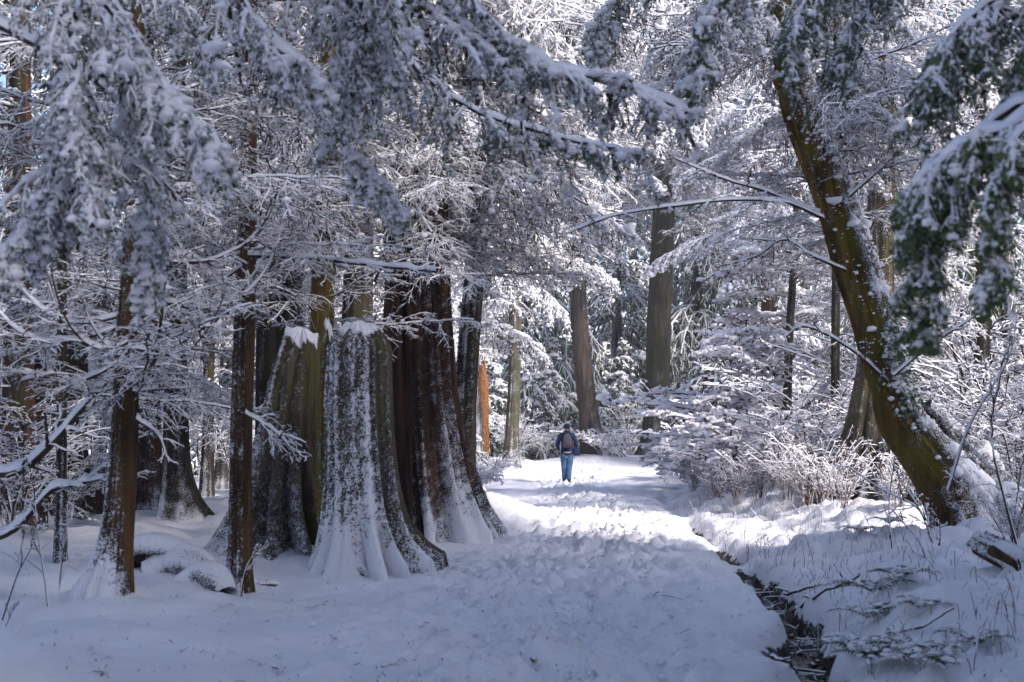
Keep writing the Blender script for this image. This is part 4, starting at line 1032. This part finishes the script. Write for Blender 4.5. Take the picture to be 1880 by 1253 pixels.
# ------------------------------------------------------------------ fallen log, root lumps, sticks, saplings, ferns
b = ground(1860, 1040)
lg = thing('fallen_log', b, 'fallen log with snow on top and a broken orange end, at the right edge', 'log')
me = trunk_mesh([at(1795, 1000, b[1] + .5) - b, at(1850, 1028, b[1] + .2) - b, at(1960, 1080, b[1] - .4) - b], [.09, .1, .1], K=30, rows=40, furrow=.1, mat='bark_orange', snow_dir=(0, 0, 1), snow_amt=.5, snow_base=0, speck=9, seed=9, cap=True, jag=.08, lump=.07)
link('trunk', me, lg)
link('broken_branch', trunk_mesh([at(1820, 1010, b[1]) - b, at(1870, 1040, b[1] - .3) - b], [.05, .03], K=14, rows=16, mat='bark_orange', snow_amt=0, snow_base=0, seed=3, cap=True, jag=.05), lg)
def roots(px, py, r, n, seed, label, name='snowy_root', cat='root'):
    b = ground(px, py); rng = np.random.default_rng(seed); mb = MB()
    me = trunk_mesh([(-r * 1.8, 0, -.04), (-r * .8, .05, r * .35), (0, 0, r * .5), (r * .9, -.05, r * .3), (r * 1.7, -.1, -.08)], [r * .25, r * .33, r * .38, r * .36, r * .2], K=30, rows=40, furrow=.25, fk=1.5,
                    mat='bark_dark', snow_dir=(0, 0, 1), snow_amt=.62, snow_base=0.05, speck=5, seed=seed, lump=.09, name=name)
    o = link(name, me, None, b, (0, 0, rng.uniform(-.5, .5))); tag(o, label, cat)
roots(285, 1040, .32, 1, 1, 'snow-topped fallen root between the slim trees, larger one')
roots(338, 1055, .24, 1, 2, 'arched snow-topped root just left of the second slim tree')
roots(380, 1078, .16, 1, 3, 'small snow-topped root at the foot of the second slim tree')
roots(635, 1058, .10, 1, 4, 'small mossy knob at the foot of the snow-plastered stump')
roots(820, 905, .35, 1, 5, 'dark snowy root at the foot of the massive ragged trunk')
def stick(pxs, r, label, seed=0, lift=.01, name='fallen_stick', n1=3, snow=0.0, mat='twig', cat='stick'):
    pts = []
    for q in pxs:
        g = ground(q[0], q[1]); pts.append(g + UP * (lift + (q[2] if len(q) > 2 else 0)))
    b = pts[0].copy()
    P = spline(np.array(pts), 12)[None] - b
    rng = np.random.default_rng(seed); mb = MB()
    P = P + rng.normal(0, r * .5, P.shape)
    tube4(mb, P, tapr(P, r, r * .5), snow)
    if n1:
        Q = spawn(P, n1, .6, .35, .05, rng, pts=5, flat=.25); tube4(mb, Q, tapr(Q, r * .6, r * .3), snow * .6)
    o = link(name, mb.mesh(name, [M[mat], M['snow']]), None, b); tag(o, label, cat)
stick([(290, 1127), (325, 1138), (368, 1156)], .012, 'long dark stick right of the snow-heaped slim tree', 1)
stick([(370, 1146), (390, 1132), (420, 1112)], .007, 'thin twig lying between the long stick and the second slim tree', 2)
stick([(300, 1125), (304, 1112, .08), (311, 1100, .14)], .008, 'short upright twig at the end of the long dark stick', 3, n1=1)
stick([(608, 1168), (630, 1185), (656, 1203)], .009, 'bent twig on the open snow at bottom centre-left', 4, n1=0)
stick([(716, 1130), (735, 1130), (750, 1132)], .007, 'small twig with a knot on the path left of centre', 5)
stick([(1190, 1142), (1213, 1135), (1237, 1139)], .010, 'branching dark twig on the path near the brook, lying part', 6)
stick([(1196, 1140), (1214, 1120, .05), (1205, 1094, .14)], .009, 'branching dark twig on the path near the brook, upright part', 7)
stick([(1155, 1117), (1158, 1145)], .005, 'thin straight twig left of the branching twig', 8, n1=0)
stick([(1108, 1155), (1116, 1136, .05)], .006, 'tiny leaning twig on the path', 9, n1=0)
stick([(1038, 1100), (1054, 1092)], .006, 'tiny twig in the middle of the path', 10, n1=0)
stick([(463, 1076), (508, 1076)], .022, 'short snow-covered stick lying at the foot of the dark fluted stump', 11, n1=0, snow=.04)
stick([(1440, 1123, .05), (1480, 1105, .03), (1520, 1098, .12)], .018, 'snowy branch bridging the brook', 12, snow=.02)
stick([(1452, 1140, .05), (1500, 1120, .1), (1580, 1108, .2)], .018, 'second snowy branch across the brook', 13, snow=.02)
stick([(1405, 1128), (1432, 1112, .02)], .008, 'dark twig on the brook edge', 14)
stick([(1418, 1215), (1450, 1232), (1470, 1250)], .014, 'dark root at the brook edge at the bottom', 15)
stick([(1630, 1170, .03), (1690, 1175, .05), (1750, 1155, .08)], .012, 'long snow-dusted twig on the right bank', 16, snow=.012)
for k_, (q_, r_, l_) in enumerate((([(455, 1215), (490, 1222), (520, 1216)], .006, 'thin twig on the blank snow at the bottom left'), ([(186, 1228), (190, 1248)], .014, 'short dark stub poking out at the bottom left corner'),
        ([(560, 1120), (590, 1112), (612, 1100)], .006, 'twig lying before the snow-plastered stump'), ([(810, 1215), (850, 1212)], .006, 'short twig at the bottom centre'), ([(500, 1230), (520, 1238)], .012, 'small bark piece at the bottom left of centre'),
        ([(330, 1200), (362, 1188), (380, 1192)], .005, 'thin twig below the long dark stick'), ([(700, 1228), (735, 1222)], .008, 'dark twig bit at the bottom centre-left'), ([(975, 1218), (990, 1212)], .018, 'small dark leaf clump at the bottom centre'),
        ([(1240, 1190), (1262, 1176), (1270, 1150, .05)], .006, 'twig near the brook edge at the lower right of the path'))):
    stick(q_, r_, l_, 100 + k_)
def sapling(pts, Y, r, label, seed, mat='twig', n1=6, snow=.008, name='bare_sapling'):
    W = np.array([at(a, b, Y) for a, b in pts]); b = W[0].copy(); b[2] = H(b[0], b[1]); W[0, 2] = b[2] - .1
    P = spline(W, 14)[None] - b; rng = np.random.default_rng(seed); mb = MB()
    tube4(mb, P, tapr(P, r, r * .3), snow)
    Q = spawn(P, n1, .6, .4, -.1, rng, pts=6, u0=.25, flat=.3, up=.4, curl=.15); tube4(mb, Q, tapr(Q, r * .5, r * .25), rough(rng, Q, snow))
    Q2 = spawn(Q, 3, .7, .45, 0, rng, pts=4, flat=.4); tube4(mb, Q2, tapr(Q2, r * .3, r * .2), rough(rng, Q2, snow, 0, 1.5))
    o = link(name, mb.mesh(name, [M[mat], M['snow']]), None, b); tag(o, label, 'sapling')
sapling([(92, 1138), (82, 1060), (70, 980), (62, 900)], 11.9, .012, 'taller bare sapling left of the snow-heaped slim tree', 1)
sapling([(103, 1130), (110, 1060), (118, 1000), (125, 940)], 12.1, .010, 'bare sapling right next to the taller left one', 2)
sapling([(-5, 1110), (30, 1060), (55, 1010), (80, 950)], 11.6, .010, 'bare sapling leaning in from the left edge', 3)
sapling([(0, 1150), (20, 1128), (32, 1110)], 11.2, .006, 'tiny sapling at the left edge', 4)
sapling([(440, 1097), (450, 1050), (470, 1020), (500, 1000)], 13.7, .010, 'snow-dotted sapling at the foot of the second slim tree', 5, snow=.02, mat='twig_red')
sapling([(1640, 1000), (1632, 930), (1640, 860)], 15.5, .012, 'upright reddish stem in front of the buttressed cedar', 6, mat='twig_red')
sapling([(1880, 1010), (1840, 900), (1820, 800), (1835, 690), (1860, 590)], 14, .016, 'tall dark sapling at the right edge', 7)
sapling([(1645, 1040), (1700, 1055), (1690, 1000), (1640, 940)], 14.5, .010, 'bowed branch arching out of the bank under the crooked tree', 17, n1=4, snow=.012, name='bowed_branch')
sapling([(1760, 1055), (1720, 1010), (1690, 940), (1650, 880)], 15, .014, 'snow-lined branch propped against the crooked tree foot', 18, n1=5, snow=.025, name='bowed_branch')
for i, (px, py, hh) in enumerate(((1560, 1010, 60), (1575, 1000, 45), (1595, 1015, 70), (1620, 1035, 80), (1655, 1040, 90), (1690, 1056, 100), (1710, 1056, 80), (1540, 1060, 60), (1490, 1085, 90), (1502, 1108, 50), (1790, 1215, 130),
                                 (1828, 1220, 120), (1862, 1210, 140), (1760, 1200, 60), (1740, 1225, 50), (1700, 1240, 60), (1846, 1180, 90), (1400, 1010, 30), (1465, 965, 35))):
    g = ground(px, py)
    sapling([(px, py + 3), (px + 4 * (-1)**i, py - hh * .5), (px - 8 * (-1)**i, py - hh)], g[1], .004 + .00003 * hh, ['dry reddish stalk on the right bank, ' + a for a in (
        'farthest left of the upright ones', 'beside the farthest left', 'under the buttressed cedar', 'right of the cedar foot', 'before the bowed branch', 'near the bowed branch, taller', 'near the bowed branch, shorter', 'low on the bank slope',
        'tallest beside the brook', 'short beside the brook', 'tall at the bottom right', 'tall second from the right edge', 'tallest at the right edge', 'short at the bottom right', 'shorter near the bottom ferns', 'lowest near the bottom ferns',
        'mid-height at the right edge', 'small by the upper brook', 'small under the brambles')][i], 50 + i, mat='twig_red', n1=4, snow=.003, name='dry_stalk')
def fern(px, py, size, seed, label, n=9, dark=True, dirs=None):
    g = ground(px, py); rng = np.random.default_rng(seed)
    t = thing('sword_fern', g, label, 'fern', 'sword ferns pressed into the snow')
    for i in range(n):
        a = rng.uniform(0, 6.28) if dirs is None else rng.uniform(*dirs)
        L = size * rng.uniform(.6, 1.1); mb = MB()
        s = np.linspace(0, 1, 14)
        P = np.stack([L * s * math.cos(a), L * s * math.sin(a), L * (.75 * s - .62 * s**2) + .03 + .02 * rng.random()], 1)[None]
        tube4(mb, P, .003, .004)
        T, side, nn = frames(P)
        for k in range(1, 13):
            for sg in (1, -1):
                w = size * .17 * math.sin(math.pi * min(1, (k + 1) / 14) ** .7) + .01
                c = P[0, k]; d = side[0, k] * sg + T[0, k] * .35; d = d / np.linalg.norm(d); e = T[0, k] * size * .022
                mb.add([c - e, c + d * w * .5 - e + UP * .006, c + d * w - UP * w * .25, c + d * w * .5 + e + UP * .006, c + e][:4], [[0, 1, 2, 3]], 2)
        q = P[0, rng.integers(2, 13, 4)] + side[0, rng.integers(2, 13, 4)] * rng.uniform(-.07, .07, (4, 1)) * size * 2
        blobs(mb, q + UP * .008, .018 + .02 * rng.random(4), rng, 1, .4, 0)
        link('frond', mb.mesh('frond', [M['twig'], M['snow'], M['fern']]), t)
fern(1605, 1100, .42, 1, 'dark fern on the bank slope beside the middle brook')
fern(1650, 1075, .36, 2, 'fern higher on the bank under the bowed branch')
fern(1590, 1150, .40, 3, 'fern hanging over the brook side of the bank')
fern(1685, 1128, .28, 4, 'small fern half buried on the open bank')
fern(1600, 1225, .42, 5, 'large fern at the bottom right beside the brook', n=12)
fern(1675, 1215, .42, 6, 'large fern at the bottom between brook and stalks', n=12)
fern(1735, 1235, .36, 7, 'fern at the bottom edge, right of the large ones')
fern(1790, 1195, .34, 8, 'fern among the dry stalks at bottom right')
fern(1560, 1235, .3, 9, 'small fern at the bottom touching the brook')
fern(1580, 985, .3, 10, 'small green fern below the buttressed cedar')
fern(1630, 980, .3, 11, 'small green fern right below the cedar foot')
fern(70, 985, .4, 12, 'dark fern in the left shade before the broad stump')
fern(150, 960, .4, 13, 'dark fern left of the snow-heaped slim tree')

# snow-capped stones and litter in the brook
rngS = np.random.default_rng(3)
mbs = MB(); mbl = MB(); mbm = MB()
for i in range(230):
    y = 7.2 + 9.5 * rngS.random()**1.5; wq = float(np.interp(y, [6, 9, 12, 15, 20], [.26, .22, .16, .1, .06]))
    x = float(ditch_x(y)) + rngS.uniform(-1, 1) * wq; z = float(np.interp(y, [6, 9, 14, 20], [-.37, -.36, -.33, -.26]))
    if i % 3: blobs(mbl, [[x, y, z + .012]], rngS.uniform(.012, .045), rngS, 0, .35, 0, .4)
    else:
        P = np.array([[x, y, z + .02], [x + rngS.normal(0, .06), y + rngS.normal(0, .06), z + .045], [x + rngS.normal(0, .12), y + rngS.normal(0, .14), z + .03 + rngS.random() * .05]])[None]
        tube4(mbl, P, .006, .004 * (i % 2), 0, 1)
    if i % 5 == 0: blobs(mbl, [[x, y, z + .03]], rngS.uniform(.01, .03), rngS, 1, .4, 0, .4)
o = link('leaf_litter', mbl.mesh('leaf_litter', [M['leaf'], M['snow']])); tag(o, 'dead leaves, pebbles and bits of snow lying in the brook', 'litter', kind='stuff')
for i in range(26):
    y = rngS.choice([11.2, 10.9, 9.6, 12.6, 13.8]) + rngS.normal(0, .12); x = float(ditch_x(y)) + rngS.uniform(-.8, .9) * .15
    blobs(mbm, [[x, y, -.33 + .02 * rngS.random()]], rngS.uniform(.02, .04), rngS, 0, .5, 0, .4)
o = link('moss', mbm.mesh('moss', [M['needle_green']])); tag(o, 'yellow-green moss tufts in the brook bed', 'moss', kind='stuff')
mbc = MB()
yy = rngS.uniform(8.5, 44, 2600)
cx_ = np.interp(yy, [8, 13, 19, 29, 40, 60], [.6, .2, 1.2, 1.7, 1.6, 3.2]); hw_ = np.interp(yy, [8, 13, 19, 29, 40, 60], [1.7, 1.5, 1.1, .9, .8, 1.])
xx = cx_ + rngS.normal(0, .5, 2600) * hw_; ok = xx < ditch_x(yy) - .3; xx, yy = xx[ok], yy[ok]
blobs(mbc, np.stack([xx, yy, height(xx, yy) + .008], 1), rngS.lognormal(math.log(.017), .5, len(xx)), rngS, 0, .7, 0, .35)
o = link('snow_crumbs', mbc.mesh('snow_crumbs', [M['snow']])); tag(o, 'crumbs of kicked-up snow along the trodden path', 'snow', kind='stuff')
# scattered needles and bark bits on the snow, short grass stems on the bank
mbd = MB()
for i in range(900):
    y = 8.2 + 20 * rngS.random()**1.6; x = rngS.uniform(-.34, .34) * y
    z = H(x, y); l = rngS.uniform(.01, .04); a = rngS.uniform(0, 6.28)
    P = np.array([[x, y, z + .012], [x + l * math.cos(a), y + l * math.sin(a), z + .02 + rngS.random() * .02], [x + 2 * l * math.cos(a), y + 2 * l * math.sin(a), z + .012]])[None]
    tube4(mbd, P, rngS.uniform(.0015, .005), 0)
o = link('bark_litter', mbd.mesh('bark_litter', [M['leaf'], M['snow']])); tag(o, 'small bark bits and needles scattered on the snow', 'litter', kind='stuff')
mbg = MB()
for i in range(1500):
    y = rngS.uniform(9, 30); x = float(ditch_x(y)) + .3 + abs(rngS.normal(0, 1.3))
    if i % 6 == 0: x = float(ditch_x(y)) + rngS.uniform(.08, .35)
    z = H(x, y); h = rngS.uniform(.03, .12) * (1 + 1.2 * (rngS.random() < .15)); dx, dy = rngS.normal(0, h * .35, 2)
    P = np.array([[x, y, z - .02], [x + dx * .4, y + dy * .4, z + h * .6], [x + dx, y + dy, z + h]])[None]
    tube4(mbg, P, .003, .002)
o = link('dry_grass', mbg.mesh('dry_grass', [M['twig_red'], M['snow']])); tag(o, 'short dry stems poking through the snow of the right bank', 'grass', kind='stuff')

# ------------------------------------------------------------------ the walker
def skin_mesh(name, verts, edges, radii, mats, sub=2, root=0):
    me = bpy.data.meshes.new(name + '_skeleton'); me.from_pydata([tuple(v) for v in verts], edges, [])
    o = bpy.data.objects.new(name + '_skeleton', me); C.objects.link(o)
    md = o.modifiers.new('skin', 'SKIN'); md.use_smooth_shade = True
    for i, r in enumerate(radii):
        sv = me.skin_vertices[0].data[i]; sv.radius = r if hasattr(r, '__len__') else (r, r); sv.use_root = (i == root)
    sb = o.modifiers.new('sub', 'SUBSURF'); sb.levels = sub; sb.render_levels = sub
    dg = bpy.context.evaluated_depsgraph_get(); dg.update()
    out = bpy.data.meshes.new_from_object(o.evaluated_get(dg)); out.name = name
    bpy.data.objects.remove(o)
    out.materials.clear()
    for m_ in mats: out.materials.append(m_)
    for p in out.polygons: p.use_smooth = True
    return out
mat_skin = simple('skin', (.45, .26, .19), .6)
mat_jacket = simple('navy_jacket', (.006, .014, .05), .75, (.010, .028, .09), 12, .3)
mat_jeans = simple('blue_jeans', (.035, .085, .19), .8, (.11, .19, .33), 7, .3)
mat_hat = simple('dark_knit', (.006, .010, .035), .9, (.012, .018, .05), 60, .4)
mat_pack = simple('grey_purple_canvas', (.055, .042, .055), .8, (.095, .075, .09), 20, .3)
mat_strap = simple('black_strap', (.012, .010, .014), .8)
mat_bag = simple('dark_blue_bag_cloth', (.008, .012, .04), .8, (.03, .035, .07), 9)
mat_shoe = simple('brown_boot', (.03, .018, .012), .6)
mat_hem = simple('pale_shirt_hem', (.45, .42, .40), .8)
wb = ground(1041, 889)
WX = wb[0]; wB = np.array([WX, wb[1], H(WX, wb[1])])
per = thing('person', wB, 'person in navy jacket, blue jeans and dark knit cap walking away along the path', 'person')
# figure: x right, y forward (away), z up; 1.72 m
body = [(0, 0, .93), (0, .01, 1.12), (0, .02, 1.36), (0, .03, 1.48), (0, .045, 1.545), (0, .06, 1.62), (0, .06, 1.69),
        (-.17, .02, 1.39), (-.27, -.02, 1.14), (-.22, .13, .95), (-.17, .19, .90),
        (.17, .02, 1.39), (.27, -.02, 1.14), (.25, .10, .93), (.23, .15, .87),
        (-.09, 0, .90), (-.09, .06, .50), (-.075, .10, .10), (-.08, .20, .05),
        (.09, 0, .90), (.07, -.02, .50), (.05, -.06, .10), (.075, .07, .045)]
be = [(0, 1), (1, 2), (2, 3), (3, 4), (4, 5), (5, 6), (2, 7), (7, 8), (8, 9), (9, 10), (2, 11), (11, 12), (12, 13), (13, 14), (0, 15), (15, 16), (16, 17), (17, 18), (0, 19), (19, 20), (20, 21), (21, 22)]
br = [(.13, .10), (.12, .09), (.14, .09), .055, .055, (.085, .095), (.06, .07), .06, .045, .032, .028, .06, .045, .032, .028, .08, .055, .04, .035, .08, .055, .04, .035]
link('body', skin_mesh('body', body, be, br, [mat_skin]), per)
jk = [(0, 0, .90), (0, .0, 1.02), (0, .01, 1.20), (0, .02, 1.36), (0, .03, 1.46), (-.16, .02, 1.41), (-.235, 0, 1.27), (-.285, -.03, 1.12), (-.235, .12, .96), (.16, .02, 1.41), (.235, 0, 1.27), (.285, -.03, 1.12), (.26, .09, .95)]
je = [(0, 1), (1, 2), (2, 3), (3, 4), (3, 5), (5, 6), (6, 7), (7, 8), (3, 9), (9, 10), (10, 11), (11, 12)]
jr = [(.19, .13), (.185, .125), (.185, .125), (.17, .115), (.09, .08), (.085, .085), .075, .066, .055, (.085, .085), .075, .066, .055]
link('jacket', skin_mesh('jacket', jk, je, jr, [mat_jacket], root=1), per)
jn = [(0, 0, .90), (-.095, 0, .80), (-.085, .02, .50), (-.075, .08, .20), (-.07, .10, .08), (.095, 0, .80), (.075, -.01, .50), (.055, -.045, .20), (.055, -.055, .07)]
jne = [(0, 1), (1, 2), (2, 3), (3, 4), (0, 5), (5, 6), (6, 7), (7, 8)]
jnr = [(.16, .13), (.112, .12), .092, .08, .086, (.112, .12), .092, .08, .086]
link('jeans', skin_mesh('jeans', jn, jne, jnr, [mat_jeans]), per)
def loft(rings, mat, name, parent, K=20, cap=True, loc=None):
    """rings of (cx, cy, z, rx, ry, power)"""
    mb = MB(); th = np.linspace(0, 2 * np.pi, K, endpoint=False); V = []
    for cx, cy, z, rx, ry, pw in rings:
        c, s_ = np.cos(th), np.sin(th)
        V.append(np.stack([cx + rx * np.sign(c) * np.abs(c)**pw, cy + ry * np.sign(s_) * np.abs(s_)**pw, np.full(K, z)], 1))
    n = len(V); mb.add(np.concatenate(V), np.concatenate([np.stack([i * K + np.arange(K), i * K + (np.arange(K) + 1) % K, (i + 1) * K + (np.arange(K) + 1) % K, (i + 1) * K + np.arange(K)], 1) for i in range(n - 1)]), 0)
    if cap:
        for i, rg in ((0, V[0]), (n - 1, V[-1])):
            mb.add(np.concatenate([rg, [rg.mean(0)]]), [[k, (k + 1) % K, K] for k in range(K)], 0)
    return link(name, mb.mesh(name, [mat]), parent, loc)
cap_o = loft([(0, .06, 1.585, .092, .104, 1), (0, .06, 1.61, .098, .108, 1), (0, .055, 1.64, .095, .104, 1), (0, .055, 1.68, .088, .096, 1), (0, .055, 1.715, .066, .072, 1), (0, .055, 1.735, .034, .036, 1), (0, .055, 1.74, .008, .008, 1)], mat_hat, 'knit_cap', per)
loft([(0, .0, .885, .198, .14, 1), (0, .0, .915, .202, .142, 1)], mat_hem, 'shirt_hem', per, cap=False)
for x, y in ((-.08, .15), (.06, -.01)):
    loft([(x, y, -.01, .05, .14, .8), (x, y, .02, .052, .145, .8), (x, y - .01, .05, .048, .13, .9), (x, y - .05, .09, .045, .08, 1), (x, y - .06, .13, .045, .05, 1)], mat_shoe, 'shoe', per)
loft([(0, .035, 1.45, .085, .08, 1), (0, .045, 1.50, .078, .075, 1), (0, .05, 1.54, .07, .068, 1)], mat_hat, 'collar', per, cap=False)
for sg in (-1, 1):
    P = np.array([[.2 * sg + .0, .12, .97], [.17 * sg, .17, .93]]) 
bp_ = thing('backpack', wB, 'grey-purple backpack worn on the back of the walking person', 'backpack')
loft([(.0, -.17, 1.03, .115, .03, .6), (.0, -.19, 1.05, .135, .075, .6), (.0, -.20, 1.15, .14, .09, .6), (.0, -.19, 1.28, .125, .085, .6), (0, -.165, 1.38, .10, .06, .6), (0, -.14, 1.44, .07, .03, .7)], mat_pack, 'main_compartment', bp_)
loft([(.0, -.262, 1.06, .09, .02, .6), (.0, -.275, 1.09, .105, .035, .6), (.0, -.275, 1.20, .10, .035, .6), (0, -.255, 1.25, .08, .015, .6)], mat_pack, 'front_pocket', bp_)
for sg in (-1, 1):
    mb = MB(); P = spline([(.07 * sg, -.13, 1.44), (.095 * sg, -.03, 1.505), (.11 * sg, .12, 1.42), (.13 * sg, .15, 1.25), (.15 * sg, .02, 1.10), (.11 * sg, -.14, 1.07)], 20)[None]
    tube4(mb, P, .016, 0); link('strap', mb.mesh('strap', [mat_strap, mat_strap]), bp_)
mb = MB(); P = spline([(-.035, -.14, 1.44), (0, -.16, 1.50), (.035, -.14, 1.44)], 10)[None]; tube4(mb, P, .009, 0); link('handle', mb.mesh('handle', [mat_strap, mat_strap]), bp_)
bag = thing('shoulder_bag', wB, 'dark blue shoulder bag hanging at the right hip of the walking person', 'bag')
loft([(.27, -.03, .80, .085, .06, .6), (.27, -.03, .82, .105, .075, .6), (.27, -.03, .93, .11, .08, .6), (.265, -.03, 1.03, .095, .065, .6), (.26, -.03, 1.06, .06, .04, .7)], mat_bag, 'bag_body', bag)
mb = MB(); P = spline([(.25, -.07, 1.05), (.1, -.15, 1.25), (-.10, -.10, 1.46), (-.12, .04, 1.49)], 16)[None]; tube4(mb, P, .012, 0); link('strap', mb.mesh('strap', [mat_strap, mat_strap]), bag)

build_haze(0.0013)
